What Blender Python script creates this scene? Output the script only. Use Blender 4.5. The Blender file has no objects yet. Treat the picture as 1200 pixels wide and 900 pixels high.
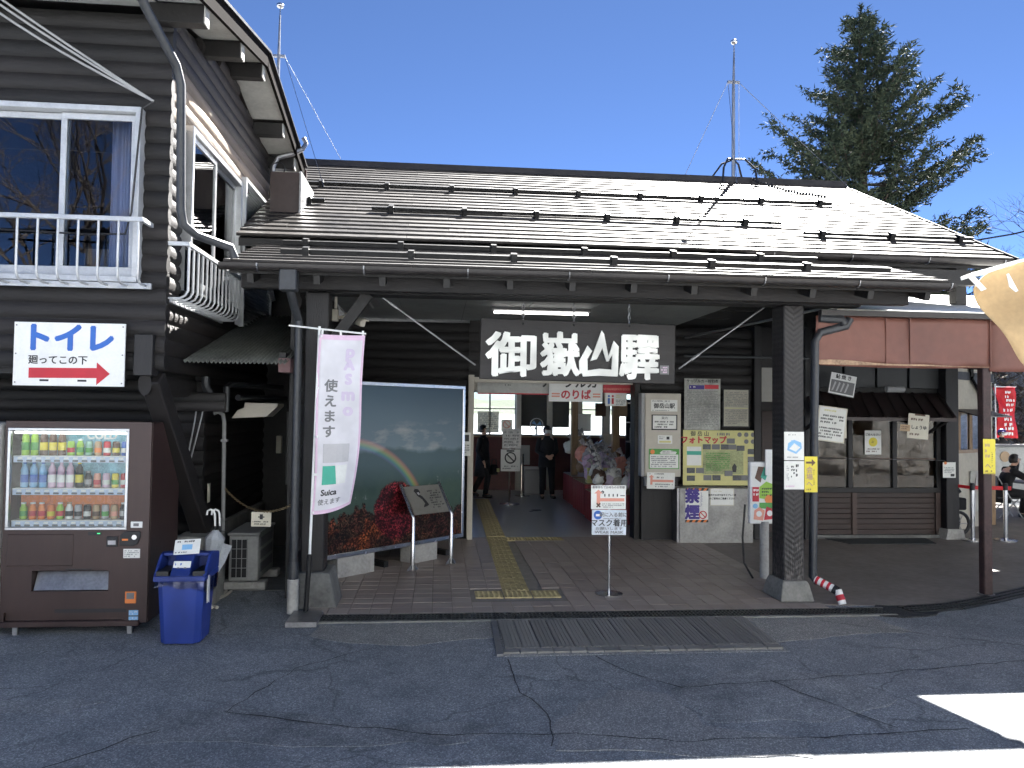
import bpy, bmesh, math, random
from mathutils import Vector, Matrix, noise
random.seed(7)
SC = bpy.context.scene
COL = SC.collection
PI = math.pi
# ------------------------------------------------------------------ camera
CAM_H, YAW, PITCH, ROLL = 2.0, .095, .035, .012
fw = Vector((math.sin(YAW)*math.cos(PITCH), math.cos(YAW)*math.cos(PITCH), math.sin(PITCH)))
r0 = Vector((math.cos(YAW), -math.sin(YAW), 0)); u0 = r0.cross(fw)
rt = r0*math.cos(ROLL) + u0*math.sin(ROLL); up = u0*math.cos(ROLL) - r0*math.sin(ROLL)
cd = bpy.data.cameras.new('camera'); cam = bpy.data.objects.new('camera', cd); COL.objects.link(cam)
cd.sensor_width = 36; cd.lens = 27; cd.clip_start = .05; cd.clip_end = 3000
mw = Matrix((rt, up, -fw)).transposed().to_4x4(); mw.translation = (0, 0, CAM_H); cam.matrix_world = mw
SC.camera = cam
# ------------------------------------------------------------------ sky, sun, exposure
SUN = Vector((2.2, 3.97, 4.58)).normalized()
w = bpy.data.worlds.new('World'); SC.world = w; w.use_nodes = True
nt = w.node_tree; bg = nt.nodes['Background']
sky = nt.nodes.new('ShaderNodeTexSky'); sky.sky_type = 'NISHITA'; sky.sun_disc = False
sky.sun_elevation = math.radians(45); sky.sun_rotation = math.radians(29)
sky.altitude = 3000; sky.air_density = .315; sky.dust_density = .03; sky.ozone_density = 5.5
nt.links.new(sky.outputs[0], bg.inputs[0]); bg.inputs[1].default_value = .05
sd = bpy.data.lights.new('sun', 'SUN'); sun = bpy.data.objects.new('sun', sd); COL.objects.link(sun)
sd.energy = 5.0; sd.angle = math.radians(.53); sd.color = (1, .97, .92)
sun.rotation_euler = SUN.to_track_quat('Z', 'Y').to_euler(); sun.location = (10, 20, 30)
vs = SC.view_settings; vs.view_transform = 'Standard'; vs.look = 'None'; vs.gamma = 1; vs.exposure = 3.0
vs.use_curve_mapping = False
SC.cycles.max_bounces = 6; SC.cycles.transparent_max_bounces = 12; SC.cycles.diffuse_bounces = 4; SC.cycles.glossy_bounces = 2
SC.cycles.use_adaptive_sampling = True; SC.cycles.adaptive_threshold = .03
SC.cycles.use_denoising = True; SC.cycles.caustics_reflective = False; SC.cycles.caustics_refractive = False

# ------------------------------------------------------------------ materials
def nodes(name):
    m = bpy.data.materials.new(name); m.use_nodes = True
    t = m.node_tree; return m, t, t.nodes['Principled BSDF']
def N(t, kind, **k):
    n = t.nodes.new('ShaderNode' + kind)
    for a, v in k.items():
        if a.startswith('i_'): n.inputs[int(a[2:]) if a[2:].isdigit() else a[2:]].default_value = v
        else: setattr(n, a, v)
    return n
def coords(t, scale=(1, 1, 1), kind='Object'):
    c = N(t, 'TexCoord'); mp = N(t, 'Mapping'); mp.inputs['Scale'].default_value = scale
    t.links.new(c.outputs[kind], mp.inputs[0]); return mp.outputs[0]
def ramp(t, src, stops):
    r = N(t, 'ValToRGB'); e = r.color_ramp.elements
    while len(e) < len(stops): e.new(.5)
    for el, (p, c) in zip(e, stops):
        el.position = p; el.color = (*c, 1) if len(c) == 3 else c
    t.links.new(src, r.inputs[0]); return r.outputs[0]
def mixc(t, fac, a, b, mode='MIX'):
    n = N(t, 'Mix', data_type='RGBA', blend_type=mode)
    for s, v in ((0, fac), (6, a), (7, b)):
        if hasattr(v, 'links'): t.links.new(v, n.inputs[s])
        elif s == 0: n.inputs[0].default_value = v
        else: n.inputs[s].default_value = (*v, 1)
    return n.outputs[2]
def maths(t, op, a, b=0.):
    n = N(t, 'Math', operation=op)
    for i, v in enumerate((a, b)):
        if hasattr(v, 'links'): t.links.new(v, n.inputs[i])
        else: n.inputs[i].default_value = v
    return n.outputs[0]
def noi(t, co, scale, detail=4, rough=.55):
    n = N(t, 'TexNoise'); n.inputs['Scale'].default_value = scale; n.inputs['Detail'].default_value = detail
    n.inputs['Roughness'].default_value = rough
    if co is not None: t.links.new(co, n.inputs['Vector'])
    return n.outputs[0]
def bumped(t, p, h, strength=.3, dist=.01):
    b = N(t, 'Bump'); b.inputs['Strength'].default_value = strength; b.inputs['Distance'].default_value = dist
    t.links.new(h, b.inputs['Height']); t.links.new(b.outputs[0], p.inputs['Normal'])
MC = {}
def M(name, col=(.5, .5, .5), rough=.6, metal=0, var=.12, vs=4, bump=0, bs=40, stretch=(1, 1, 1), spec=.5, rv=.08):
    """plain procedural surface: colour and gloss broken up by two noises, optional fine relief"""
    if name in MC: return MC[name]
    m, t, p = nodes(name); co = coords(t, stretch)
    n1 = noi(t, co, vs, 3); n2 = noi(t, co, vs*7, 1)
    f = maths(t, 'ADD', maths(t, 'MULTIPLY', n1, .65), maths(t, 'MULTIPLY', n2, .35))
    lo = tuple(max(0, c*(1-var*1.6)) for c in col); hi = tuple(min(1, c*(1+var*1.6)) for c in col)
    t.links.new(ramp(t, f, ((.28, lo), (.72, hi))), p.inputs['Base Color'])
    r = maths(t, 'ADD', maths(t, 'MULTIPLY', n1, rv*2), rough-rv); t.links.new(r, p.inputs['Roughness'])
    p.inputs['Metallic'].default_value = metal; p.inputs['Specular IOR Level'].default_value = spec
    if bump: bumped(t, p, noi(t, co, bs, 2), bump)
    MC[name] = m; return m
def emit(name, col, s):
    m, t, p = nodes(name); p.inputs['Emission Color'].default_value = (*col, 1); p.inputs['Emission Strength'].default_value = s
    p.inputs['Base Color'].default_value = (*col, 1); MC[name] = m; return m
def glass(name, tint=(.9, .93, .95), ior=1.5, rough=.0, dirt=0):
    m, t, p = nodes(name); out = t.nodes['Material Output']
    tr = N(t, 'BsdfTransparent'); tr.inputs[0].default_value = (*tint, 1)
    gl = N(t, 'BsdfGlossy'); gl.inputs['Roughness'].default_value = rough
    fr = N(t, 'Fresnel'); fr.inputs[0].default_value = ior
    mx = N(t, 'MixShader'); t.links.new(fr.outputs[0], mx.inputs[0]); t.links.new(tr.outputs[0], mx.inputs[1]); t.links.new(gl.outputs[0], mx.inputs[2])
    last = mx.outputs[0]
    if dirt:
        df = N(t, 'BsdfDiffuse'); df.inputs[0].default_value = (.30, .24, .19, 1)
        co = coords(t, (1.6, 1.6, 1)); f = maths(t, 'MULTIPLY', ramp(t, noi(t, co, 2.2, 6, .7), ((.45, (0, 0, 0)), (.8, (1, 1, 1)))), dirt)
        m2 = N(t, 'MixShader'); t.links.new(f, m2.inputs[0]); t.links.new(last, m2.inputs[1]); t.links.new(df.outputs[0], m2.inputs[2]); last = m2.outputs[0]
    t.links.new(last, out.inputs[0]); MC[name] = m; return m
def paint_mat(name, col, worn, amt=.5, scale=6, rough=.55, stretch=(1, 1, 1), bump=.25, bs=50, rand=True):
    """paint or stain with worn-through spots that have a shape of their own"""
    m, t, p = nodes(name); co = coords(t, stretch)
    base = ramp(t, noi(t, co, scale*.6, 2), ((.3, tuple(c*.75 for c in col)), (.7, tuple(c*1.3 for c in col))))
    f = ramp(t, noi(t, co, scale*2.5, 4, .7), ((1-amt*.62, (0, 0, 0)), (1-amt*.62+.1, (1, 1, 1))))
    oi = N(t, 'ObjectInfo')
    if rand: base = mixc(t, 1., base, ramp(t, oi.outputs['Random'], ((.0, (.62, .62, .62)), (1., (1.5, 1.42, 1.35)))), 'MULTIPLY')   # every timber weathers on its own
    t.links.new(mixc(t, f, base, worn), p.inputs['Base Color']); p.inputs['Roughness'].default_value = rough
    bumped(t, p, noi(t, co, bs, 3), bump); MC[name] = m; return m
# timber
paint_mat('log_x', (.0092, .0078, .0080), (.085, .072, .062), .42, 3.0, .62, (.5, 7, 7), .55, 26)
paint_mat('log_y', (.0115, .0093, .0091), (.12, .10, .08), .48, 3.0, .62, (7, .5, 7), .55, 26)
paint_mat('weathered_log', (.26, .215, .175), (.06, .05, .043), .62, 3.2, .8, (5, .45, 5), 1.0, 16)
M('log_end', (.16, .12, .09), .8, 0, .35, 14, .4, 60)
paint_mat('timber_z', (.010, .009, .0098), (.10, .09, .085), .46, 4, .55, (7, 7, .6), .5, 24)
paint_mat('adzed_front', (.030, .024, .025), (.12, .105, .10), .52, 5, .6, (5, 5, 1.1), .5, 30)
M('timber_dark', (.0095, .0082, .0078), .6, 0, .4, 3, .4, 24, (1, 1, 1))
M('barge_timber', (.012, .010, .0095), .95, 0, .3, 3, spec=.03); M('brown_panel', (.035, .020, .017), .55, 0, .25, 3, .15, 40, (1, 1, 6))
M('hall_white', (.75, .75, .72), .7, 0, .05, 3); M('skirt_red', (.25, .025, .03), .6, 0, .15, 3); M('soffit_white', (.50, .50, .47), .7, 0, .12, 3, .1)
M('ceiling_board', (.25, .26, .255), .7, 0, .12, 1.2, .1)
M('red_board', (.085, .018, .017), .5, 0, .2, 3)
M('honey_wood', (.30, .19, .10), .5, 0, .2, 4, .1, 40, (6, 6, 1))
# metals
M('rail_white', (.50, .51, .525), .38, .25, .1, 8)
M('alu', (.55, .56, .57), .35, .8, .1, 8)
M('alu_dark', (.10, .10, .105), .4, .6, .1, 8)
M('steel', (.55, .55, .56), .24, 1, .08, 9)
M('steel_dull', (.32, .32, .33), .42, .9, .2, 6)
M('gutter', (.030, .026, .025), .42, .2, .25, 3)
M('pipe_dark', (.030, .032, .036), .45, 0, .3, 4)
M('black_metal', (.012, .012, .013), .45, .3, .2, 6)
M('grate', (.045, .05, .055), .42, .7, .35, 6)
M('rust_post', (.045, .024, .023), .55, .2, .35, 6, .2)
M('brass_chain', (.24, .18, .10), .5, .6, .2, 9)
# plastics, cloth, paper
for n_, c_ in dict(white=(.78, .78, .76), paper=(.74, .74, .70), cream=(.62, .58, .47), yellow=(.72, .60, .05), pale_yellow=(.62, .58, .24), ink=(.015, .015, .018),
                   grey=(.30, .30, .30), midgrey=(.16, .16, .165), blue=(.03, .13, .48), light_blue=(.22, .45, .70), navy=(.05, .03, .22), red=(.50, .02, .035),
                   salmon=(.70, .30, .22), pink=(.66, .47, .60), lilac=(.62, .53, .66), green=(.08, .32, .06), lime=(.30, .52, .06), teal=(.05, .38, .27), mint=(.30, .50, .40),
                   orange=(.75, .22, .05), tan=(.44, .30, .17), brown=(.10, .05, .03), silver=(.45, .44, .45), skin=(.55, .33, .24), beige=(.48, .44, .37), black=(.012, .012, .014)).items():
    M(n_, c_, .5, 0, .05, 6)
M('coat', (.008, .008, .010), .85, 0, .3, 9, .2, 80); M('trousers', (.010, .010, .013), .85, 0, .3, 9); M('hair', (.010, .008, .008), .5, 0, .3, 30)
M('dotted_skirt', (.022, .022, .028), .8, 0, .5, 30)
paint_mat('bin_blue', (.018, .045, .26), (.07, .10, .27), .40, 5, .48, (1, 1, .5), .06, 60)
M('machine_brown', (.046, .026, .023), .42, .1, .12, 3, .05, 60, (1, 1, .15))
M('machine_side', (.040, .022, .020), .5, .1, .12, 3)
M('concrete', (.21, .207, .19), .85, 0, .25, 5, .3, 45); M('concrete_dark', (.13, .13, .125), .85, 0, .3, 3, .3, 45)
M('concrete_pale', (.36, .35, .33), .85, 0, .2, 4, .3, 60)
M('ac_body', (.33, .33, .32), .5, 0, .12, 4); M('umbrella_film', (.42, .44, .46), .3, 0, .15, 9)
M('curtain', (.60, .55, .66), .8, 0, .06, 3); M('blind', (.34, .33, .30), .8, 0, .05, 3)
M('awning_cloth', (.155, .062, .045), .6, 0, .12, 1.6, .12, 30); M('awning_stain', (.30, .20, .13), .8, 0, .4, 6)
M('shade_sheet_pale', (.62, .58, .55), .55, 0, .12, 1.5); M('tin_brown', (.040, .028, .027), .42, .2, .2, 3)
M('tarp', (.46, .31, .155), .7, 0, .10, 5, .25, 26); M('flag_red', (.55, .012, .02), .6, 0, .1, 5)
M('cream_wall', (.52, .48, .40), .85, 0, .10, 2, .1)
M('rubber_mat', (.03, .034, .036), .8, 0, .2, 6, .3, 90)
M('tactile', (.42, .35, .18), .7, 0, .30, 5, .15, 50)
M('poly_film', (.5, .48, .46), .25, 0, .25, 12)
glass('window_glass', (.75, .80, .86), 1.6); glass('clear_glass', (.94, .96, .96), 1.4); glass('dirty_glass', (.66, .60, .53), 1.42, .03, .30)
glass('bag_film', (.85, .85, .88), 1.9, .12)
# needs its own graph: floor tiles, roof metal, asphalt, the printed landscape
def tile_mat(name, a, b, rough, spec=.5):
    m, t, p = nodes(name); oi = N(t, 'ObjectInfo'); co = coords(t)
    n1 = noi(t, co, 1.3, 2); n2 = noi(t, co, 14, 3)
    f = maths(t, 'ADD', maths(t, 'MULTIPLY', oi.outputs['Random'], .35), maths(t, 'ADD', maths(t, 'MULTIPLY', n1, .4), maths(t, 'MULTIPLY', n2, .3)))
    t.links.new(ramp(t, f, ((.25, a), (.8, b))), p.inputs['Base Color'])
    t.links.new(maths(t, 'ADD', maths(t, 'ADD', maths(t, 'MULTIPLY', n2, .35), maths(t, 'MULTIPLY', oi.outputs['Random'], .10)), rough-.03), p.inputs['Roughness']); bumped(t, p, n2, .12, .004); p.inputs['Specular IOR Level'].default_value = spec; MC[name] = m
tile_mat('floor_tile', (.25, .205, .18), (.40, .345, .31), .30)
tile_mat('paver', (.16, .155, .145), (.27, .26, .24), .6)
tile_mat('roof_metal', (.024, .021, .020), (.044, .039, .037), .30, .24)
def rock_mat():
    m, t, p = nodes('rock'); co = coords(t)
    f = noi(t, co, .9, 8, .65); g = noi(t, co, 7, 6, .7)
    c = mixc(t, ramp(t, g, ((.42, (0, 0, 0)), (.62, (1, 1, 1)))), ramp(t, f, ((.3, (.28, .295, .31)), (.7, (.60, .625, .65)))), (.20, .21, .20))
    t.links.new(c, p.inputs['Base Color']); p.inputs['Roughness'].default_value = .9; bumped(t, p, g, .9, .1); MC['rock'] = m
rock_mat()
def asphalt(name, lo, hi, crack=True, fine=True):
    m, t, p = nodes(name); co = coords(t)
    big = noi(t, co, .45, 3, .6); mid = noi(t, co, 3.5, 4, .65); ag = N(t, 'TexVoronoi'); ag.inputs['Scale'].default_value = 120; t.links.new(co, ag.inputs['Vector'])
    base = ramp(t, maths(t, 'ADD', maths(t, 'MULTIPLY', big, .55), maths(t, 'MULTIPLY', mid, .45)), ((.38, lo), (.62, hi)))
    stone = ramp(t, ag.outputs['Color'], ((.15, (.55, .55, .55)), (.62, (.95, .95, .95)), (.93, (1.9, 1.85, 1.75))))
    c = mixc(t, .85, base, stone, 'MULTIPLY'); h = maths(t, 'ADD', maths(t, 'MULTIPLY', ag.outputs['Distance'], .5), maths(t, 'MULTIPLY', mid, .5))
    if crack:
        wv = N(t, 'TexNoise'); wv.inputs['Scale'].default_value = 2.3; wv.inputs['Detail'].default_value = 3; t.links.new(co, wv.inputs['Vector'])
        vm = N(t, 'VectorMath', operation='MULTIPLY_ADD'); t.links.new(wv.outputs['Color'], vm.inputs[0]); vm.inputs[1].default_value = (.55, .55, .0); t.links.new(co, vm.inputs[2])
        v = N(t, 'TexVoronoi', feature='DISTANCE_TO_EDGE'); v.inputs['Scale'].default_value = .62; t.links.new(vm.outputs[0], v.inputs['Vector'])
        v2 = N(t, 'TexVoronoi', feature='DISTANCE_TO_EDGE'); v2.inputs['Scale'].default_value = 2.6; t.links.new(vm.outputs[0], v2.inputs['Vector'])
        c1 = ramp(t, v.outputs[0], ((.0, (1, 1, 1)), (.010, (0, 0, 0)))); c2 = ramp(t, v2.outputs[0], ((.0, (1, 1, 1)), (.018, (0, 0, 0))))
        msk = ramp(t, noi(t, co, .55, 3), ((.55, (0, 0, 0)), (.63, (1, 1, 1))))
        msk1 = ramp(t, noi(t, co, .9, 2), ((.40, (0, 0, 0)), (.5, (1, 1, 1))))
        cr = maths(t, 'MAXIMUM', maths(t, 'MULTIPLY', c1, msk1), maths(t, 'MULTIPLY', maths(t, 'MULTIPLY', c2, msk), .8))
        c = mixc(t, maths(t, 'MULTIPLY', cr, .45), c, (.03, .03, .03))
    t.links.new(c, p.inputs['Base Color']); p.inputs['Roughness'].default_value = .82; p.inputs['Specular IOR Level'].default_value = .35
    bumped(t, p, h, .45, .008); MC[name] = m
asphalt('asphalt', (.175, .190, .208), (.285, .300, .318)); asphalt('patch_concrete', (.24, .238, .23), (.32, .315, .30), False); asphalt('tar_patch', (.030, .032, .034), (.06, .062, .064), False)
asphalt('rough_patch', (.14, .15, .162), (.315, .325, .335), False); asphalt('smooth_patch', (.23, .234, .24), (.29, .293, .296), False)
def landscape_print():
    """printed view: grey-blue sky, cloud, green valley, rainbow, red maples; coordinates in metres on the panel"""
    m, t, p = nodes('landscape_print'); co = coords(t); s = N(t, 'SeparateXYZ'); t.links.new(co, s.inputs[0]); x, z = s.outputs[0], s.outputs[2]
    n = noi(t, co, 2.2, 7, .6); n2 = noi(t, co, 9, 6, .65)
    sky_ = ramp(t, maths(t, 'MULTIPLY', z, .45), ((.45, (.17, .22, .25)), (.9, (.07, .11, .15))))
    strx = coords(t, (1.1, 1, 3.2)); cl = noi(t, strx, 1.9, 7, .6)
    band = ramp(t, maths(t, 'ABSOLUTE', maths(t, 'SUBTRACT', z, 1.30)), ((.05, (1, 1, 1)), (.32, (0, 0, 0))))
    c = mixc(t, maths(t, 'MULTIPLY', ramp(t, cl, ((.5, (0, 0, 0)), (.72, (1, 1, 1)))), band), sky_, (.36, .36, .34))
    ridge = maths(t, 'ADD', maths(t, 'MULTIPLY', noi(t, coords(t, (1, 0, 0)), 1.5, 4), .35), 1.02)
    green = ramp(t, n, ((.3, (.030, .055, .052)), (.75, (.068, .105, .075))))
    hz = mixc(t, ramp(t, z, ((.7, (0, 0, 0)), (1.25, (1, 1, 1)))), green, (.075, .112, .125))
    c = mixc(t, ramp(t, maths(t, 'SUBTRACT', ridge, z), ((.0, (0, 0, 0)), (.05, (1, 1, 1)))), c, hz)
    town = maths(t, 'MULTIPLY', ramp(t, n2, ((.60, (0, 0, 0)), (.66, (1, 1, 1)))), ramp(t, maths(t, 'ABSOLUTE', maths(t, 'SUBTRACT', z, maths(t, 'ADD', maths(t, 'MULTIPLY', x, .12), .56))), ((.03, (1, 1, 1)), (.12, (0, 0, 0)))))
    c = mixc(t, maths(t, 'MULTIPLY', town, .5), c, (.25, .26, .25))
    dx = maths(t, 'SUBTRACT', x, .30); dz = maths(t, 'SUBTRACT', z, -.10)
    rad = maths(t, 'SQRT', maths(t, 'ADD', maths(t, 'MULTIPLY', dx, dx), maths(t, 'MULTIPLY', dz, dz)))
    rb = ramp(t, maths(t, 'MULTIPLY', maths(t, 'SUBTRACT', rad, 1.30), 6), ((0, (0, 0, 0)), (.15, (.10, .05, .30)), (.32, (.05, .30, .25)), (.5, (.40, .50, .05)), (.7, (.70, .25, .03)), (.88, (.40, .03, .03)), (1, (0, 0, 0))))
    c = mixc(t, maths(t, 'MULTIPLY', ramp(t, maths(t, 'ABSOLUTE', maths(t, 'SUBTRACT', rad, 1.385)), ((.05, (1, 1, 1)), (.09, (0, 0, 0)))), .30), c, mixc(t, 1., c, rb, 'ADD'))
    tl = maths(t, 'ADD', maths(t, 'MULTIPLY', noi(t, coords(t, (1, 0, 0)), 3.0, 3), .75), maths(t, 'ADD', maths(t, 'MULTIPLY', n2, .40), -.12))
    mx_, mz_ = maths(t, 'SUBTRACT', x, 1.12), maths(t, 'SUBTRACT', z, .42)
    dome = maths(t, 'SUBTRACT', .46, maths(t, 'ADD', maths(t, 'SQRT', maths(t, 'ADD', maths(t, 'MULTIPLY', mx_, mx_), maths(t, 'MULTIPLY', mz_, mz_))), maths(t, 'MULTIPLY', n2, .16)))
    v = N(t, 'TexVoronoi'); v.inputs['Scale'].default_value = 46; v.inputs['Randomness'].default_value = 1; dv = N(t, 'VectorMath', operation='MULTIPLY_ADD'); dn = N(t, 'TexNoise'); dn.inputs['Scale'].default_value = 14; t.links.new(co, dn.inputs['Vector']); t.links.new(dn.outputs['Color'], dv.inputs[0]); dv.inputs[1].default_value = (.10, 0, .10); t.links.new(co, dv.inputs[2]); t.links.new(dv.outputs[0], v.inputs['Vector'])
    hue = noi(t, co, 2.6, 4); leaf = ramp(t, hue, ((.34, (.018, .034, .014)), (.42, (.075, .022, .016)), (.50, (.050, .030, .018)), (.57, (.14, .035, .018)), (.66, (.27, .075, .025))))
    leaf = mixc(t, ramp(t, dome, ((.0, (0, 0, 0)), (.05, (1, 1, 1)))), leaf, (.16, .016, .024))
    leaf = mixc(t, 1., leaf, ramp(t, v.outputs['Distance'], ((.05, (2.2, 2.2, 2.2)), (.6, (.15, .15, .15)))), 'MULTIPLY')
    leaf = mixc(t, 1., leaf, ramp(t, noi(t, co, 7.5, 4, .6), ((.34, (.18, .18, .2)), (.5, (.8, .8, .8)), (.66, (1.7, 1.65, 1.5)))), 'MULTIPLY')
    c = mixc(t, ramp(t, maths(t, 'MAXIMUM', maths(t, 'SUBTRACT', tl, z), dome), ((.0, (0, 0, 0)), (.03, (1, 1, 1)))), c, leaf)
    t.links.new(c, p.inputs['Base Color']); p.inputs['Roughness'].default_value = .45; p.inputs['Specular IOR Level'].default_value = .2; MC['landscape_print'] = m
landscape_print()
def leaf_mat(name, a, b):
    m, t, p = nodes(name); co = coords(t); n = noi(t, co, 1.1, 3); n2 = noi(t, co, 12, 2)
    t.links.new(ramp(t, maths(t, 'ADD', maths(t, 'MULTIPLY', n, .5), maths(t, 'MULTIPLY', n2, .5)), ((.3, a), (.7, b))), p.inputs['Base Color'])
    p.inputs['Roughness'].default_value = .85; p.inputs['Specular IOR Level'].default_value = .15; MC[name] = m
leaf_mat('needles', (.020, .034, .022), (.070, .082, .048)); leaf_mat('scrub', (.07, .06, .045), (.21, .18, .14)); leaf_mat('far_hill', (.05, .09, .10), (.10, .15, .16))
def thin(name, col, tf=.5):
    m, t, p = nodes(name); p.inputs['Base Color'].default_value = (*col, 1); p.inputs['Roughness'].default_value = .8
    tr = N(t, 'BsdfTranslucent'); tr.inputs[0].default_value = (*col, 1); mx = N(t, 'MixShader'); mx.inputs[0].default_value = tf
    co = coords(t); t.links.new(ramp(t, noi(t, co, 6, 2), ((.3, tuple(c*.85 for c in col)), (.7, col))), p.inputs['Base Color'])
    t.links.new(p.outputs[0], mx.inputs[1]); t.links.new(tr.outputs[0], mx.inputs[2]); t.links.new(mx.outputs[0], t.nodes['Material Output'].inputs[0]); MC[name] = m
thin('thin_paper', (.72, .68, .58), .85); thin('thin_blind', (.16, .155, .14)); thin('banner_cloth', (.78, .76, .79), .12)
M('bark', (.06, .045, .035), .9, 0, .3, 6, .5, 20)

# ------------------------------------------------------------------ mesh helpers
W = {}
def link(o, parent=None, world=None):
    COL.objects.link(o)
    if parent is not None:
        o.parent = parent; o.matrix_parent_inverse = W[parent].inverted()
    W[o] = world or Matrix.Identity(4); return o
def tag(o, label=None, cat=None, group=None, kind=None):
    for k, v in (('label', label), ('category', cat), ('group', group), ('kind', kind)):
        if v: o[k] = v
    return o
def thing(name, label, cat, loc=(0, 0, 0), group=None):
    o = bpy.data.objects.new(name, None); o.empty_display_size = .2; o.location = loc
    link(o, None, Matrix.Translation(loc)); return tag(o, label, cat, group)
def copy_tree(o, parent=None):
    c = o.copy(); COL.objects.link(c); W[c] = W[o]
    if parent is not None: c.parent = parent
    for ch in list(o.children): copy_tree(ch, c)
    return c
def V(*a): return Vector(a)
class B:
    def __init__(s): s.v = []; s.f = []
    def add(s, vs, fs, m=None):
        n = len(s.v); s.v += [tuple(m @ Vector(v)) if m else tuple(v) for v in vs]; s.f += [tuple(i+n for i in f) for f in fs]; return s
    def box(s, x0, x1, y0, y1, z0, z1, m=None):
        return s.add([(x, y, z) for z in (z0, z1) for y in (y0, y1) for x in (x0, x1)],
                     [(0, 2, 3, 1), (4, 5, 7, 6), (0, 1, 5, 4), (2, 6, 7, 3), (0, 4, 6, 2), (1, 3, 7, 5)], m)
    def bar(s, p, q, w, h, ref=(0, 0, 1)):
        p, q = Vector(p), Vector(q); d = (q-p).normalized(); r = Vector(ref)
        if abs(d.dot(r)) > .98: r = V(0, 1, 0)
        a = d.cross(r).normalized(); b = a.cross(d)
        vs = [c+a*i*w/2+b*j*h/2 for c in (p, q) for i, j in ((-1, -1), (1, -1), (1, 1), (-1, 1))]
        return s.add(vs, [(0, 3, 2, 1), (4, 5, 6, 7), (0, 1, 5, 4), (1, 2, 6, 5), (2, 3, 7, 6), (3, 0, 4, 7)])
    def tube(s, pts, r, n=8, cap=True):
        pts = [Vector(p) for p in pts]; k = len(pts); rs = r if isinstance(r, (list, tuple)) else [r]*k; prev = None; vs = []
        for i, p in enumerate(pts):
            d = (pts[min(i+1, k-1)]-pts[max(i-1, 0)]).normalized()
            a = (d.orthogonal() if prev is None else prev-d*prev.dot(d)).normalized(); prev = a; b = d.cross(a)
            vs += [p+(a*math.cos(2*PI*j/n)+b*math.sin(2*PI*j/n))*rs[i] for j in range(n)]
        fs = [(i*n+j, i*n+(j+1) % n, (i+1)*n+(j+1) % n, (i+1)*n+j) for i in range(k-1) for j in range(n)]
        if cap: fs += [tuple(range(n-1, -1, -1)), tuple(range((k-1)*n, k*n))]
        return s.add(vs, fs)
    def lathe(s, prof, n=16, c=(0, 0, 0), m=None, sx=1, sy=1):
        k = len(prof); vs = [(c[0]+r*math.cos(2*PI*j/n)*sx, c[1]+r*math.sin(2*PI*j/n)*sy, c[2]+z) for r, z in prof for j in range(n)]
        fs = [(i*n+j, i*n+(j+1) % n, (i+1)*n+(j+1) % n, (i+1)*n+j) for i in range(k-1) for j in range(n)]
        if prof[0][0] > 0: fs.append(tuple(range(n-1, -1, -1)))
        if prof[-1][0] > 0: fs.append(tuple(range((k-1)*n, k*n)))
        return s.add(vs, fs, m)
    def prism(s, poly, axis, a, b, m=None):
        k = len(poly); mk = {'x': lambda p, c: (c, p[0], p[1]), 'y': lambda p, c: (p[0], c, p[1]), 'z': lambda p, c: (p[0], p[1], c)}[axis]
        return s.add([mk(p, c) for c in (a, b) for p in poly], [tuple(range(k-1, -1, -1)), tuple(range(k, 2*k))]+[(i, (i+1) % k, (i+1) % k+k, i+k) for i in range(k)], m)
    def ball(s, c, r, n=10, sc=(1, 1, 1), m=None):
        prof = [(r*math.sin(PI*i/n), -r*math.cos(PI*i/n)) for i in range(n+1)]; prof[0] = (1e-4, -r); prof[-1] = (1e-4, r)
        mm = Matrix.Translation(c) @ Matrix.Diagonal((*sc, 1)); return s.lathe(prof, n+2, (0, 0, 0), (m @ mm) if m else mm)
    def sheet(s, fn, nu, nv):
        return s.add([fn(i/nu, j/nv) for j in range(nv+1) for i in range(nu+1)], [(j*(nu+1)+i, j*(nu+1)+i+1, (j+1)*(nu+1)+i+1, (j+1)*(nu+1)+i) for j in range(nv) for i in range(nu)])
    def mesh(s, name, mat, smooth=False):
        me = bpy.data.meshes.new(name); me.from_pydata(s.v, [], s.f); me.materials.append(MC[mat] if isinstance(mat, str) else mat)
        if smooth: me.polygons.foreach_set('use_smooth', [True]*len(me.polygons))
        me.update(); return me
    def build(s, name, mat, parent=None, smooth=False, bev=0, seg=1, thick=0, **tg):
        bm = bmesh.new(); me = s.mesh(name, mat); bm.from_mesh(me); bmesh.ops.recalc_face_normals(bm, faces=bm.faces); bm.to_mesh(me); bm.free()
        o = bpy.data.objects.new(name, me); link(o, parent)
        if smooth:
            me.polygons.foreach_set('use_smooth', [True]*len(me.polygons))
            if smooth != 'all':
                try: me.set_sharp_from_angle(angle=math.radians(40))
                except Exception: pass
        if thick:
            md = o.modifiers.new('thickness', 'SOLIDIFY'); md.thickness = thick; md.offset = 0
        if name == 'fine_print': o['kind'] = 'stuff'
        if bev:
            md = o.modifiers.new('bevel', 'BEVEL'); md.width = bev; md.segments = seg; md.limit_method = 'ANGLE'
        return tag(o, **tg)
def inst(name, me, parent, mat4):
    o = bpy.data.objects.new(name, me); link(o, parent); o.matrix_basis = mat4; return o
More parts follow.
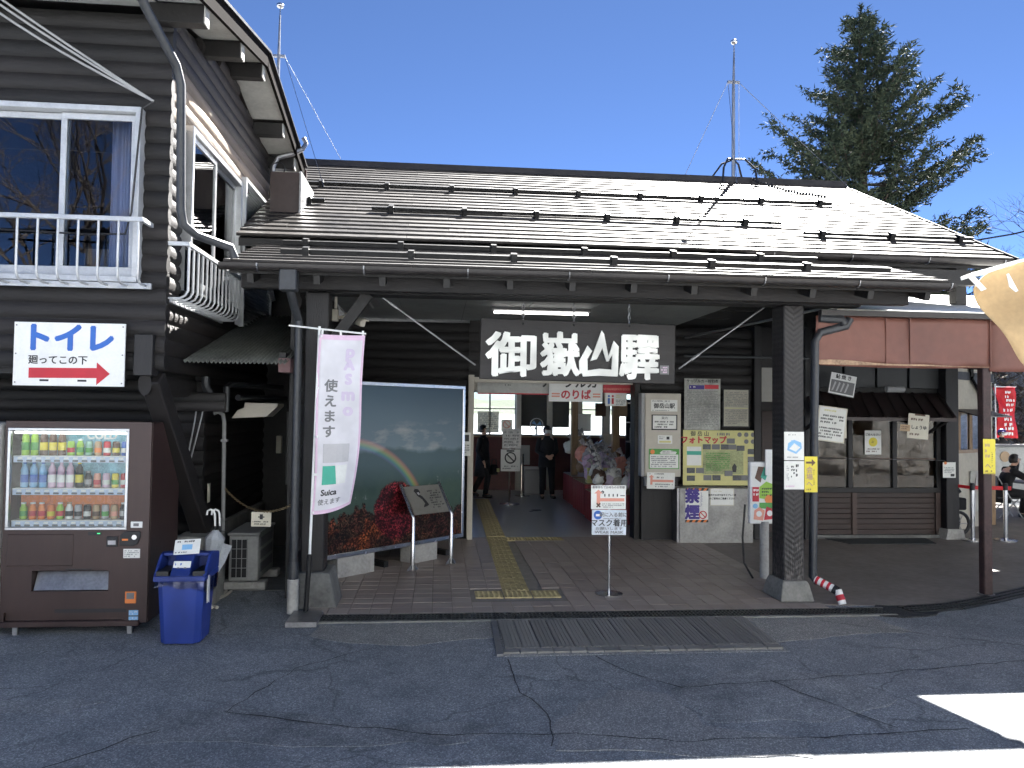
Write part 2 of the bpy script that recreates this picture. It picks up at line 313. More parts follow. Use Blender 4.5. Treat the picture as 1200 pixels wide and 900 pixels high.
def text_mesh(s, size, bold=0, ext=.001, align='CENTER', lsp=1., res=3):
    c = bpy.data.curves.new('lettering', 'FONT'); c.body = s; c.size = size; c.extrude = ext; c.align_x = align; c.align_y = 'CENTER'; c.space_line = lsp; c.resolution_u = res
    o = bpy.data.objects.new('lettering', c); COL.objects.link(o); bpy.context.view_layer.update()
    me = bpy.data.meshes.new_from_object(o.evaluated_get(bpy.context.evaluated_depsgraph_get()))
    bpy.data.objects.remove(o); bpy.data.curves.remove(c)
    if bold:                                  # heavier strokes: the glyphs swept round a small circle
        vs_ = [v.co.copy() for v in me.vertices]; fs_ = [tuple(p.vertices) for p in me.polygons]; b_ = B()
        for k in range(7):
            r_ = bold if k else 0; b_.add([(v.x+r_*math.cos(k*PI/3), v.y+r_*math.sin(k*PI/3), v.z+.00012*k) for v in vs_], fs_)
        bpy.data.meshes.remove(me); me = bpy.data.meshes.new('lettering'); me.from_pydata(b_.v, [], b_.f); me.update()
    return me
RX90 = Matrix.Rotation(PI/2, 4, 'X')
def text(s, size, mat, parent, pos, bold=0, ext=.001, align='CENTER', lsp=1., sx=1., sy=1., rot=None, fn=None, name='lettering', res=3):
    """lettering standing upright and facing -y at pos (rot: extra rotation); fn maps every vertex"""
    me = text_mesh(s, size, bold, ext, align, lsp, res)
    me.transform(Matrix.Translation(pos) @ (rot or Matrix.Identity(4)) @ RX90 @ Matrix.Diagonal((sx, sy, 1, 1)))
    if fn:
        for v in me.vertices: v.co = fn(v.co)
    me.materials.clear(); me.materials.append(MC[mat]); o = bpy.data.objects.new(name, me); return link(o, parent)
def fine_print(b, x0, x1, z0, z1, rows, y=-.002, fill=.85, ch=.8):
    """rows of tiny marks too small to read"""
    h = (z1-z0)/rows
    for r in range(rows):
        z = z1-(r+.5)*h; x = x0
        end = x1 if r < rows-1 else x0+(x1-x0)*random.uniform(.5, .9)
        while x < end-h*ch*.5:
            wd = h*ch*random.uniform(.6, 1)
            if random.random() < fill:
                b.add([(x, y, z-h*.3), (x+wd*.42, y, z-h*.3), (x+wd*.42, y, z+h*.3*random.uniform(.2, 1)), (x, y, z+h*.3)], [(0, 1, 2, 3)])
                if random.random() < .7: b.add([(x+wd*.5, y, z-h*.3*random.uniform(.1, 1)), (x+wd*.8, y, z-h*.2), (x+wd*.8, y, z+h*.3), (x+wd*.5, y, z+h*.3)], [(0, 1, 2, 3)])
            x += wd
    return b
def poster(name, label, cat, x0, x1, z0, z1, y, paper, items, tilt=0, rz=0, group=None, parent=None, thick=.004):
    wd, ht = x1-x0, z1-z0
    root = thing(name, label, cat, (0, 0, 0), group) if parent is None else None
    p = B().box(0, wd, 0, thick, 0, ht).build('sheet' if parent is None else name, paper, root or parent)
    par = root or p
    lay = -.001
    for it in items:
        lay -= .0004
        k = it[0]
        if k == 'r':
            _, u0_, u1_, v0_, v1_, mt = it; B().box(u0_*wd, u1_*wd, lay-.0005, -.0002, v0_*ht, v1_*ht).build('printed_block', mt, par)
        elif k == 'c':
            _, u_, v_, r_, mt = it; B().prism([(u_*wd+r_*math.cos(a*PI/10), v_*ht+r_*math.sin(a*PI/10)) for a in range(20)], 'y', lay-.0005, -.0002).build('printed_disc', mt, par)
        elif k == 'o':
            _, u_, v_, r_, mt = it; b = B(); b.tube([(u_*wd+r_*math.cos(a*PI/10), lay-.001, v_*ht+r_*math.sin(a*PI/10)) for a in range(21)], r_*.16, 4)
            b.bar((u_*wd-r_*.7, lay-.001, v_*ht+r_*.7), (u_*wd+r_*.7, lay-.001, v_*ht-r_*.7), r_*.25, .002, (0, 1, 0)); b.build('printed_ring', mt, par)
        elif k == 'g':
            _, pts, mt = it; B().prism([(a*wd, c*ht) for a, c in pts], 'y', lay-.0005, -.0002).build('printed_shape', mt, par)
        elif k == 't':
            _, s, u_, v_, h_, mt = it[:6]; bold = it[6] if len(it) > 6 else 0; sx = it[7] if len(it) > 7 else 1
            text(s, h_, mt, par, (u_*wd, lay-.001, v_*ht), bold, .0005, sx=sx)
        elif k == 'p':
            _, u0_, u1_, v0_, v1_, rows, mt = it; fine_print(B(), u0_*wd, u1_*wd, v0_*ht, v1_*ht, rows, lay-.001).build('fine_print', mt, par)
    if root:
        root.location = (x0, y, z0); root.rotation_euler = (0, tilt, rz)
    else:
        p.matrix_basis = Matrix.Translation((x0, y, z0)) @ Matrix.Rotation(rz, 4, 'Z') @ Matrix.Rotation(tilt, 4, 'Y')
    return root or p
# ================================================================== THE SETTING
def struct(o): o['kind'] = 'structure'; return o
struct(B().add([(-500, -500, 0), (500, -500, 0), (500, 900, 0), (-500, 900, 0)], [(0, 1, 2, 3)]).build('road', 'asphalt'))
def patch(name, pts, z, mat, jag=.03, n=7, seed=1):
    """thin repair sheet with a ragged outline"""
    rnd = random.Random(seed); out = []
    for i, p in enumerate(pts):
        q = pts[(i+1) % len(pts)]; L = math.dist(p, q); k = max(2, int(L*n))
        for j in range(k):
            t_ = j/k; a = rnd.uniform(-jag, jag) if j else 0
            nx, ny = -(q[1]-p[1])/L, (q[0]-p[0])/L
            out.append((p[0]+(q[0]-p[0])*t_+nx*a, p[1]+(q[1]-p[1])*t_+ny*a))
    return B().prism(out, 'z', 0.0005, z).build(name, mat)
struct(patch('pavement_patch', [(-1.1, 6.95), (-.75, 6.74), (-.2, 6.62), (.3, 6.8), (.54, 6.84), (.56, 7.33), (-1.05, 7.30)], .0032, 'patch_concrete', .03, 7, 3))
struct(patch('pavement_patch', [(3.0, 6.56), (3.42, 6.63), (3.7, 6.72), (4.4, 6.80), (4.3, 7.33), (3.02, 7.33)], .0032, 'patch_concrete', .025, 8, 5))
struct(patch('pavement_patch', [(4.4, 7.33), (4.62, 7.25), (5.0, 7.33), (5.2, 7.50), (4.95, 7.68), (4.6, 7.74)], .012, 'tar_patch', .02, 9, 9))
struct(patch('pavement_patch', [(1.75, 4.9), (2.6, 4.85), (3.25, 5.2), (3.1, 5.75), (2.2, 5.85), (1.7, 5.5)], .003, 'rough_patch', .06, 6, 11))
struct(patch('pavement_patch', [(.72, 4.55), (1.3, 4.5), (2.2, 4.35), (2.3, 4.62), (1.72, 4.85), (1.65, 5.4), (1.25, 5.5), (.8, 5.0)], .0045, 'smooth_patch', .05, 7, 12))
struct(patch('pavement_patch', [(-1.9, 4.85), (-1.0, 4.75), (.2, 4.7), (.4, 4.95), (-.6, 5.05), (-1.2, 5.3), (-1.75, 5.35)], .003, 'rough_patch', .06, 6, 13))
struct(patch('pavement_patch', [(-3.1, 5.35), (-2.4, 5.3), (-2.2, 5.5), (-3.0, 5.6)], .003, 'rough_patch', .05, 6, 14))
# raised cracks' ragged edges: narrow dark joints lying in the asphalt
def crack(pts, w_, seed):
    rnd = random.Random(seed); P = []
    for a, b_ in zip(pts, pts[1:]):
        k = max(2, int(math.dist(a, b_)*9))
        for i in range(k):
            t_ = i/k; P.append((a[0]+(b_[0]-a[0])*t_+rnd.uniform(-.018, .018), a[1]+(b_[1]-a[1])*t_+rnd.uniform(-.018, .018)))
    P.append(pts[-1]); vs = []; fs = []
    for i, p in enumerate(P):
        q = P[min(i+1, len(P)-1)]; o = P[max(i-1, 0)]; d = Vector((q[0]-o[0], q[1]-o[1])).normalized(); ww = w_*rnd.uniform(.35, 1)
        vs += [(p[0]-d.y*ww, p[1]+d.x*ww, .0072), (p[0]+d.y*ww, p[1]-d.x*ww, .0072)]
        if i: fs.append((2*i-2, 2*i-1, 2*i+1, 2*i))
    return struct(B().add(vs, fs).build('asphalt_crack', 'tar_patch'))
for i, c in enumerate([[(-.55, 6.55), (-1.05, 6.1), (-1.25, 5.6), (-1.35, 5.25)], [(-1.35, 5.25), (-.6, 5.0), (.1, 4.8), (.9, 4.78)], [(-1.7, 5.0), (-1.9, 4.75), (-2.3, 4.4)],
                       [(.57, 6.2), (.62, 5.5), (.75, 5.1), (.7, 4.6)], [(1.3, 6.25), (1.55, 5.75), (1.8, 5.5)], [(1.8, 5.52), (2.6, 5.6), (3.6, 5.75), (5.2, 6.0)], [(3.7, 7.2), (4.6, 6.6), (5.8, 6.0)],
                       [(2.5, 5.6), (2.75, 5.1), (2.95, 4.72)], [(.9, 4.78), (1.5, 4.62), (2.3, 4.62), (3.4, 4.68)]]): crack(c, .007, 20+i)
# paved apron of the restaurant (right)
struct(B().prism([(4.02, 7.78), (4.9, 7.72), (5.8, 7.86), (6.7, 8.3), (13, 11.5), (13, 21), (6, 21), (6, 12), (4.02, 12)], 'z', 0.001, .008).build('apron', 'apron' if 'apron' in MC else M('apron', (.20, .175, .16), .6, 0, .22, 1.6, .15, 30)))
# far hills beyond the back windows and to the sides
def hill(seed, y, x0, x1, h, mat):
    n = 60; b = B(); vs = []
    for i in range(n+1):
        x = x0+(x1-x0)*i/n; z = h*(.45+.9*noise.fractal(Vector((x*.006+seed, seed, 0)), 1, 2, 4))
        vs += [(x, y-60, -1), (x, y, max(2, z)), (x, y+80, -1)]
    return struct(b.add(vs, [(3*i+k, 3*i+3+k, 3*i+4+k, 3*i+1+k) for i in range(n) for k in (0, 1)]).build('hills', mat, smooth='all'))
hill(3.1, 700, -700, 900, 34, 'far_hill'); hill(8.7, 480, -600, 700, 15, 'needles')
# rocky bank across the road, behind the viewer: the restaurant's panes mirror it; raised and paled to bounce sun into the shade
def bank(u, v):
    x = -24+u*60; y = -4.6-v*7.0-.02*abs(x-4)
    return (x, y+.9*noise.noise(Vector((x*.35, v*3, 2)))*(.2+v)+.55*noise.fractal(Vector((x*1.1, v*11, 8)), 1, 2, 4), max(0, v*(3.4+10.6*min(1, max(0, (x+7.5)/3.5))))+.9*v*noise.fractal(Vector((x*.5, y*.5, 5)), 1, 2, 5) - (.05 if v == 0 else 0))
struct(B().sheet(bank, 150, 44).build('rocky_bounce_bank', 'rock'))
rb_ = random.Random(17)
for i, (x, y, r, where) in enumerate(((13.2, -.6, .55, 'nearest the road'), (14.6, -1.2, .8, 'largest of the row'), (15.9, -.9, .6, 'between the two largest'), (17.2, -1.9, .75, 'second largest'), (12.2, -1.7, .5, 'left of the row'), (18.6, -1.3, .6, 'last of the row'))):
    sd_ = rb_.random()*40
    def bf(u, v):
        d = Vector((math.cos(u*2*PI)*math.sin(v*PI), math.sin(u*2*PI)*math.sin(v*PI), math.cos(v*PI))); k = r*(1+.45*noise.fractal(d*1.4+Vector((sd_, 0, 0)), 1, 2, 4)); return (x+d.x*k*1.25, y+d.y*k, r*.45+d.z*k*.75)
    tag(B().sheet(bf, 20, 12).build('boulder', 'rock'), 'pale boulder across the road mirrored in the shop panes, '+where, 'boulder', 'boulders across the road')
# scrub-covered hillside at the far right
def slope(u, v):
    x = 13.5+u*42; y = 25+v*6-u*6
    return (x, y, -.2+v*6.2+u*v*2+1.0*v*noise.fractal(Vector((x*.25, y*.25, 1)), 1, 2, 4))
struct(B().sheet(slope, 40, 30).build('hillside', 'rock', smooth='all'))
b = B(); rnd = random.Random(5)
for i in range(16000):
    u, v = rnd.random()*.75, rnd.random()**1.6*.8; p = Vector(slope(u, v)); s = rnd.uniform(.10, .30)
    d = Vector((rnd.gauss(0, .6), rnd.gauss(0, .6), rnd.uniform(.3, 1.2))).normalized(); a = d.orthogonal().normalized()*s*.28; c = p+Vector((0, 0, rnd.uniform(-.05, .7)))
    b.add([c-a, c+a, c+d*s*2.2], [(0, 1, 2)])
tag(b.build('scrub', 'scrub'), 'dry brown brush covering the bank behind the red flag', 'brush', kind='stuff')
# ------------------------------------------------------------------ tiled concourse
concourse = struct(B().box(-1.25, 4.02, 7.60, 12.15, .0, .009).build('concourse_floor', M('grout', (.24, .22, .20), .9, 0, .15, 8)))
T = .203; tm = {}
tb = B().box(.004, T-.004, .004, T-.004, 0, .011); tile_me = tb.mesh('tile', 'floor_tile')
cells = [(-1.25+i*T, 7.61+j*T) for j in range(22) for i in range(26)]
cells = [c for c in cells if not (8.19-T < c[1] < 8.48 and .40-T*.5 < c[0] < 1.36) and not (c[1] > 8.4 and .72-T*.45 < c[0] < .99) and not (3.55 < c[0] < 4.1 and 7.75 < c[1] < 8.4)]
cells.sort(key=lambda c: c[1])
rnd = random.Random(2)
for c in cells[:296]: inst('tile', tile_me, concourse, Matrix.Translation((c[0], c[1], .009+rnd.uniform(-.0015, .0012))))
b = B()
for c in cells[296:]: b.box(c[0]+.004, c[0]+T-.004, c[1]+.004, c[1]+T-.004, .009, .0195)
b.build('tiles', 'floor_tile', concourse)['kind'] = 'stuff'
# tactile paving
def tactile(bars):
    b = B().box(.003, .297, .003, .297, 0, .013)
    if bars:
        for k in range(4): b.box(.04+k*.065, .068+k*.065, .02, .28, .013, .018)
    else:
        for i in range(5):
            for j in range(5): b.lathe([(.016, .013), (.011, .018)], 8, (.042+i*.054, .042+j*.054, 0))
    return b.mesh('tactile_tile', 'tactile')
tb_, td_ = tactile(True), tactile(False)
tp = thing('tactile_paving', 'worn yellow tactile strip leading across the tiles into the doorway', 'tactile paving', (.9, 8.4, .01))
for k in range(3): inst('dotted_tile', td_, tp, Matrix.Translation((.42+k*.31, 8.19, .0095)))
for k in range(29): inst('guide_tile', tb_, tp, Matrix.Translation((.73+k*.004, 8.50+k*.30, .0095 if k < 12 else .016)))
for k in range(3): inst('dotted_tile', td_, tp, Matrix.Translation((1.06+k*.3, 11.76, .0095)))
# drain with gratings in front of the concourse
dr = thing('drain', 'long steel grated drain along the front edge of the tiled concourse', 'drain', (1.8, 7.5, 0))
B().box(-1.12, 4.55, 7.37, 7.60, .001, .004).build('channel_shade', 'black', dr)  # flat black strip stands in for the shaded recess under the gratings
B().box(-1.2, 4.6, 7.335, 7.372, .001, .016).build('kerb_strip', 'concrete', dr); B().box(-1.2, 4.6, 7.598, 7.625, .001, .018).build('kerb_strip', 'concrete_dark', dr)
gb = B()
for k in range(4): gb.box(0, .93, .006+k*.062, .020+k*.062, .004, .020)
for k in range(24): gb.box(k*.0392, k*.0392+.012, 0, .215, .008, .017)
gm = gb.mesh('grating', 'grate')
for k in range(6): inst('grating', gm, dr, Matrix.Translation((-1.11+k*.945, 7.378, 0)))
d2 = thing('drain', 'dark grated drain curving past the brown awning post', 'drain', (5.6, 7.8, 0))
pts = [(4.8, 7.52), (5.4, 7.64), (6.0, 7.90), (6.7, 8.25), (8.2, 9.0)]
for a, c in zip(pts, pts[1:]):
    d = Vector((c[0]-a[0], c[1]-a[1], 0)).normalized(); nrm = Vector((-d.y, d.x, 0)); g = B()
    for k in range(4): g.bar(Vector((*a, .012))+nrm*(k-1.5)*.07, Vector((*c, .012))+nrm*(k-1.5)*.07, .030, .016)
    L = math.dist(a, c)
    for k in range(int(L/.05)): g.bar(Vector((*a, .010))+d*k*.05-nrm*.11, Vector((*a, .010))+d*k*.05+nrm*.11, .012, .010)
    g.build('grating', 'grate', d2)
# ribbed paving in front of the drain
pv = thing('ribbed_paving', 'panel of worn ribbed paving blocks set into the asphalt before the drain', 'paving', (1.7, 6.8, 0))
B().box(.56, 2.98, 6.30, 7.33, .001, .005).build('bedding', 'smooth_patch', pv)
sm = B().box(.004, .146, .0, .84, .0, .013)
for k in range(4): sm.box(.012+k*.034, .032+k*.034, .0, .84, .013, .018)
smm = sm.mesh('ribbed_block', 'paver'); ed = B().box(.004, .136, 0, .105, 0, .017).mesh('edge_block', 'paver')
for k in range(16): inst('ribbed_block', smm, pv, Matrix.Translation((.585+k*.149, 6.475, .004+random.uniform(-.001, .002))) @ Matrix.Rotation(-.055*(k/16-.1), 4, 'Z'))
for k in range(17): inst('edge_block', ed, pv, Matrix.Translation((.56+k*.1405, 6.345, .004+random.uniform(-.001, .002))))
B().bar((.53, 6.30, .012), (.55, 7.3, .012), .05, .02).build('edge_rail', 'steel_dull', pv)
# ================================================================== THE STATION
st = thing('station_building', 'dark timber hall with wide ribbed metal roof and open tiled porch', 'building', (2.4, 12, 0))
EY, EZ, RY, RZ_ = 8.85, 3.95, 13.0, 6.09
def roof_z(y): return EZ+(y-EY)*(RZ_-EZ)/(RY-EY)
def roof_courses(part, x0, x1, ya, za, yb, zb, n, plen, seed, xl=None):
    rnd = random.Random(seed); ang = math.atan2(zb-za, yb-ya); L = math.hypot(zb-za, yb-ya); c = L/n; meshes = {}
    for i in range(n):
        x = x0 - (plen*.37*(i % 3) if i else 0); xs = x0 if xl is None else xl(i/n)
        while x < x1-.01:
            a, e = max(x, xs), min(x+plen, x1); x += plen
            if e-a < .05: continue
            k = round(e-a, 2)
            if k not in meshes:
                meshes[k] = B().prism([(0, -.012), (-.005, .004), (0, .024), (c+.012, .004), (c+.012, -.008)], 'x', .002, k-.002).mesh('roof_panel', 'roof_metal')
            s = i*c
            m = Matrix.Translation((a, ya+s*math.cos(ang), za+s*math.sin(ang)+rnd.uniform(-.002, .002))) @ Matrix.Rotation(ang+rnd.uniform(-.004, .004), 4, 'X')
            inst('roof_panel', meshes[k], part, m)
roof = B().prism([(EY+.03, EZ-.03), (RY, RZ_-.03), (19.55, 3.12), (19.55, 3.02), (RY, RZ_-.16), (EY+.03, EZ-.12)], 'x', -2.28, 7.05).build('roof', 'timber_dark', st)
roof_courses(roof, -2.3, 7.1, EY, EZ, RY-.05, RZ_-.026, 24, 1.9, 3)
B().prism([(RY-.02, RZ_), (19.6, 3.18), (19.6, 3.14), (RY-.02, RZ_-.04)], 'x', -2.3, 7.1).build('rear_slope', 'roof_metal', roof)
B().prism([(RY-.16, RZ_-.06), (RY-.15, RZ_+.045), (RY-.02, RZ_+.085), (RY+.15, RZ_+.04), (RY+.16, RZ_-.06)], 'x', -2.32, 7.14).build('ridge_cap', 'gutter', roof)
for a, c in ((RY, 1), ):
    B().bar((7.11, EY-.02, EZ-.06), (7.11, RY, RZ_-.06), .03, .16).build('barge_board', 'gutter', roof)
    B().bar((7.11, RY, RZ_-.06), (7.11, 19.55, 3.1), .03, .16).build('barge_board', 'gutter', roof)
porch = B().prism([(7.43, 3.335), (9.15, 3.90), (9.15, 3.78), (7.43, 3.27)], 'x', -1.98, 5.14).build('porch_roof', 'timber_dark', st)
roof_courses(porch, -2.03, 5.2, 7.38, 3.37, 9.05, 3.90, 8, 1.75, 4)
def snow_guard(part, x0, x1, y, z, ang, step):
    o = B(); m = Matrix.Translation((0, y, z)) @ Matrix.Rotation(ang, 4, 'X')
    o.box(x0, x1, -.012, .012, .035, .075, m); o.box(x0, x1, -.03, .03, .070, .080, m)
    g = o.build('snow_guard', 'black_metal', part); x = x0+.25
    while x < x1-.05:
        B().box(x-.03, x+.03, -.06, .05, .005, .105, m).build('bracket', 'black_metal', g); x += step
ra = math.atan2(RZ_-EZ, RY-EY); pa = math.atan2(.53, 1.67)
for x0, x1, y in ((-2.0, 6.05, 11.35), (-.9, 4.62, 10.02), (4.7, 7.05, 9.55)): snow_guard(roof, x0, x1, y, roof_z(y), ra, .95)
for x0, x1, y in ((-1.75, 4.45, 8.72), (-1.6, 4.85, 7.86)): snow_guard(porch, x0, x1, y, 3.37+(y-7.38)*.317, pa, 1.05)
snow_guard(roof, -2.0, -1.55, 10.35, roof_z(10.35), ra, .4)
def gutter(part, x0, x1, y, z, r=.062, step=.98):
    n = 8; prof = [(y-r*math.cos(PI*i/n), z-r*math.sin(PI*i/n)) for i in range(n+1)]; inn = [(y-r*.88*math.cos(PI*i/n), z-r*.88*math.sin(PI*i/n)) for i in range(n, -1, -1)]
    g = B().prism(prof+inn, 'x', x0, x1).build('gutter', 'gutter', part, smooth=True); x = x0+.35
    while x < x1:
        B().tube([(x, y-(r+.006)*math.cos(PI*i/n), z-(r+.006)*math.sin(PI*i/n)) for i in range(0, n+1)], .008, 5).build('gutter_strap', 'steel_dull', g); x += step
    return g
gutter(porch, -2.05, 5.2, 7.34, 3.345); gutter(roof, 3.6, 7.1, 8.80, 3.92)
B().box(-1.95, 4.98, 7.72, 7.84, 3.18, 3.32).build('purlin', 'log_x', porch, bev=.006)
for x in [-1.8+i*.62 for i in range(12)]: B().bar((x, 7.46, 3.24), (x, 9.1, 3.75), .06, .10).build('rafter', 'timber_dark', porch)
# frame
B().box(-1.45, 4.62, 8.02, 8.27, 3.19, 3.44).build('beam', 'log_x', st, bev=.01)
B().box(-1.45, 6.6, 8.85, 8.97, 3.62, 3.80).build('purlin', 'timber_dark', st)
m, t, p = nodes('herringbone'); co = coords(t); s = N(t, 'SeparateXYZ'); t.links.new(co, s.inputs[0])
hb = maths(t, 'SINE', maths(t, 'MULTIPLY', maths(t, 'ADD', s.outputs[2], maths(t, 'MULTIPLY', maths(t, 'ABSOLUTE', maths(t, 'SUBTRACT', s.outputs[0], 3.835)), -.75)), 105))
hh = maths(t, 'ADD', maths(t, 'MULTIPLY', hb, .35), noi(t, coords(t, (6, 6, 2)), 9, 6, .7))
low = N(t, 'MapRange'); t.links.new(s.outputs[2], low.inputs[0]); low.inputs[1].default_value = .2; low.inputs[2].default_value = 1.1; low.inputs[3].default_value = .16; low.inputs[4].default_value = 0
wn = maths(t, 'ADD', noi(t, coords(t, (9, 9, 1.6)), 6, 7, .7), low.outputs[0])
t.links.new(mixc(t, ramp(t, wn, ((.60, (0, 0, 0)), (.76, (1, 1, 1)))), ramp(t, hh, ((.2, (.010, .009, .010)), (.9, (.022, .019, .0195)))), (.11, .10, .095)), p.inputs['Base Color'])
p.inputs['Roughness'].default_value = .55; bumped(t, p, hh, .5, .008); MC['herringbone'] = m
pl = B().box(3.72, 3.95, 8.0, 8.30, .20, 3.19).build('pillar', 'herringbone', st, bev=.012)
B().add([(3.645, 7.90, .008), (4.02, 7.90, .008), (4.02, 8.40, .008), (3.645, 8.40, .008), (3.685, 7.955, .18), (3.985, 7.955, .18), (3.985, 8.345, .18), (3.685, 8.345, .18), (3.70, 7.975, .215), (3.97, 7.975, .215), (3.97, 8.325, .215), (3.70, 8.325, .215)],
        [(0, 3, 2, 1), (8, 9, 10, 11)]+[(a+i, a+(i+1) % 4, a+4+(i+1) % 4, a+4+i) for a in (0, 4) for i in range(4)]).build('plinth', 'concrete', pl, bev=.008)
pl2 = B().box(-1.36, -1.13, 7.95, 8.22, .34, 3.19).build('pillar', 'timber_z', st, bev=.012)
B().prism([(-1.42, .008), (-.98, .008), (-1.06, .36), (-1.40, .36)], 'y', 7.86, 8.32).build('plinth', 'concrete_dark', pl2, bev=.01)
B().bar((-1.2, 8.1, 2.55), (-.75, 8.1, 3.2), .09, .11).build('knee_brace', 'timber_dark', pl2)
# porch ceiling of boards
ceil = B().box(-1.4, 3.78, 8.28, 12.0, 3.415, 3.44).build('ceiling', 'timber_dark', st)
for i in range(6):
    for j in range(4): B().box(-1.38+i*.86, -1.38+i*.86+.852, 8.29+j*.925, 8.29+j*.925+.917, 3.40, 3.414).build('ceiling_panel', 'ceiling_board', ceil)
for y in (9.3, 10.2, 11.1): B().box(3.8, 4.33, y, y+.1, 3.42, 3.56).build('rafter', 'timber_dark', st)
B().tube([(3.9, 11.9, 3.2), (4.6, 10.5, 3.32), (4.9, 9.2, 3.36), (5.0, 8.6, 3.38)], .018, 6).build('conduit', 'steel_dull', st)
B().tube([(3.85, 11.8, 2.9), (5.9, 11.8, 2.9)], .02, 6).build('conduit', 'pipe_dark', st)
B().box(3.8, 6.8, 9.55, 9.62, 3.78, 4.1).build('upper_wall', 'timber_dark', st)
B().box(3.8, 8.3, 12.36, 12.44, 3.3, 5.2).build('upper_wall', 'timber_dark', st)
B().box(6.72, 6.86, 9.4, 9.55, 3.3, 4.2).build('upper_post', 'log_x', st)
# log walls
LP = .146
def log(parent, p, q, r, mat, n=10, flat=.6):
    d = Vector(q)-Vector(p); L = d.length; k = max(2, int(L/.7))
    j = lambda: random.uniform(-.003, .003)
    t_ = B().tube([Vector(p)+d*i/k+Vector((j() if abs(d.x) < .1 else 0, j() if abs(d.y) < .1 else 0, j())) for i in range(k+1)], [r*random.uniform(.975, 1.02) for _ in range(k+1)], n)
    ax = 1 if abs(d.x) > abs(d.y) else 0; c = p[ax]            # flattened like milled log siding
    t_.v = [tuple(c+(w_-c)*flat if i == ax else w_ for i, w_ in enumerate(v)) for v in t_.v]
    return t_.build('log', mat, parent, smooth=True)
def log_wall(parent, name, axis, c, a0, a1, z0, z1, mat, holes=(), r=.082, over=(0, 0)):
    """wall of stacked logs running along axis at plane c; holes = (a0, a1, z0, z1)"""
    core = B(); wp = parent
    segs_done = []
    wall = None
    z = z0+LP/2; i = 0; rows = []
    while z < z1: rows.append(z); z += LP
    if axis == 'x': bx = lambda a, b_, lo, hi: core.box(a, b_, c-.02, c+.06, lo, hi)
    else: bx = lambda a, b_, lo, hi: core.box(c-.06, c+.02, a, b_, lo, hi)
    for zr in rows:
        spans = [(a0, a1)]
        for h in holes:
            if h[2] < zr < h[3]:
                spans = [s for sp in spans for s in ((sp[0], min(sp[1], h[0])), (max(sp[0], h[1]), sp[1])) if s[1]-s[0] > .02]
        for s in spans: bx(s[0], s[1], zr-LP/2, zr+LP/2)
        segs_done.append((zr, spans))
    wall = core.build(name, 'timber_dark', wp)
    for zr, spans in segs_done:
        for s in spans:
            e0 = s[0]-(over[0] if s[0] == a0 else 0); e1 = s[1]+(over[1] if s[1] == a1 else 0)
            mt = mat(zr, s) if callable(mat) else mat
            log(wall, (e0, c, zr) if axis == 'x' else (c, e0, zr), (e1, c, zr) if axis == 'x' else (c, e1, zr), r, mt)
    return wall
log_wall(st, 'wall', 'x', 12.0, -1.5, .48, 0, 3.42, 'log_x')
log_wall(st, 'wall', 'x', 12.0, 3.20, 5.02, 0, 3.42, 'log_x')
log_wall(st, 'wall', 'y', -1.52, 8.35, 11.95, 0, 3.42, 'log_y')
B().box(.46, 3.22, 11.93, 12.1, 2.52, 3.42).build('lintel', 'timber_dark', st)
for k in range(6): log(st, (.46, 11.97, 2.6+k*LP), (3.22, 11.97, 2.6+k*LP), .08, 'log_x')
for x in (.50, 3.12): B().box(x-.045, x+.045, 11.86, 12.14, 0, 2.55).build('door_post', 'beige' if x < 1 else 'timber_dark', st, bev=.006)
B().box(.545, 3.07, 11.97, 12.03, 2.44, 2.54).build('door_head', 'beige', st)
B().box(3.17, 3.75, 11.78, 11.9, 0, 2.3).build('side_panel', 'timber_z', st)
B().box(5.02, 5.14, 11.84, 12.1, 0, 3.4).build('post', 'timber_z', st, bev=.008); B().box(5.86, 5.98, 11.84, 12.1, 0, 3.4).build('post', 'timber_z', st, bev=.008)
B().box(5.14, 5.86, 12.02, 12.08, 0, 3.4).build('back_panel', 'timber_dark', st); B().box(5.2, 5.8, 11.985, 12.02, .1, 2.05).build('side_door', 'brown_panel', st, bev=.01)
B().box(5.2, 5.8, 11.98, 12.02, 2.2, 2.75).build('transom_pane', 'blind', st)
# interior shell
B().box(.40, 5.9, 12.1, 19.4, .006, .016).build('hall_floor', M('hall_floor', (.27, .28, .29), .30, 0, .10, 1.4), st)
B().box(.40, 5.9, 12.1, 19.4, 2.80, 2.84).build('hall_ceiling', 'hall_white', st)
for x in (.36, 5.9):                                     # long sides of the hall; glazing added to bring daylight in
    wl = B().box(x, x+.06, 12.1, 19.4, 0, .85).box(x, x+.06, 12.1, 19.4, 2.55, 2.8)
    for k in range(7): wl.box(x, x+.06, 12.1+k*1.2, 12.2+k*1.2, .85, 2.55)
    wl = wl.build('hall_wall', 'cream_wall', st)
    for k in range(6): B().box(x+.025, x+.032, 12.2+k*1.2, 13.3+k*1.2, .85, 2.55).build('side_pane', 'clear_glass', wl)
bw = B()
for a, c in ((.40, .62), (1.96, 2.06), (2.72, 2.86), (4.2, 4.34), (5.7, 5.9)): bw.box(a, c, 19.3, 19.4, 1.36, 2.5)
bw.box(.40, 5.9, 19.3, 19.4, 2.5, 2.8); bw.build('rear_wall', 'beige', st)
B().box(.62, 5.9, 19.28, 19.4, 0, 1.34).build('dado', 'red_board', st); B().box(.40, 5.9, 19.2, 19.4, 1.34, 1.375).build('window_ledge', 'honey_wood', st)
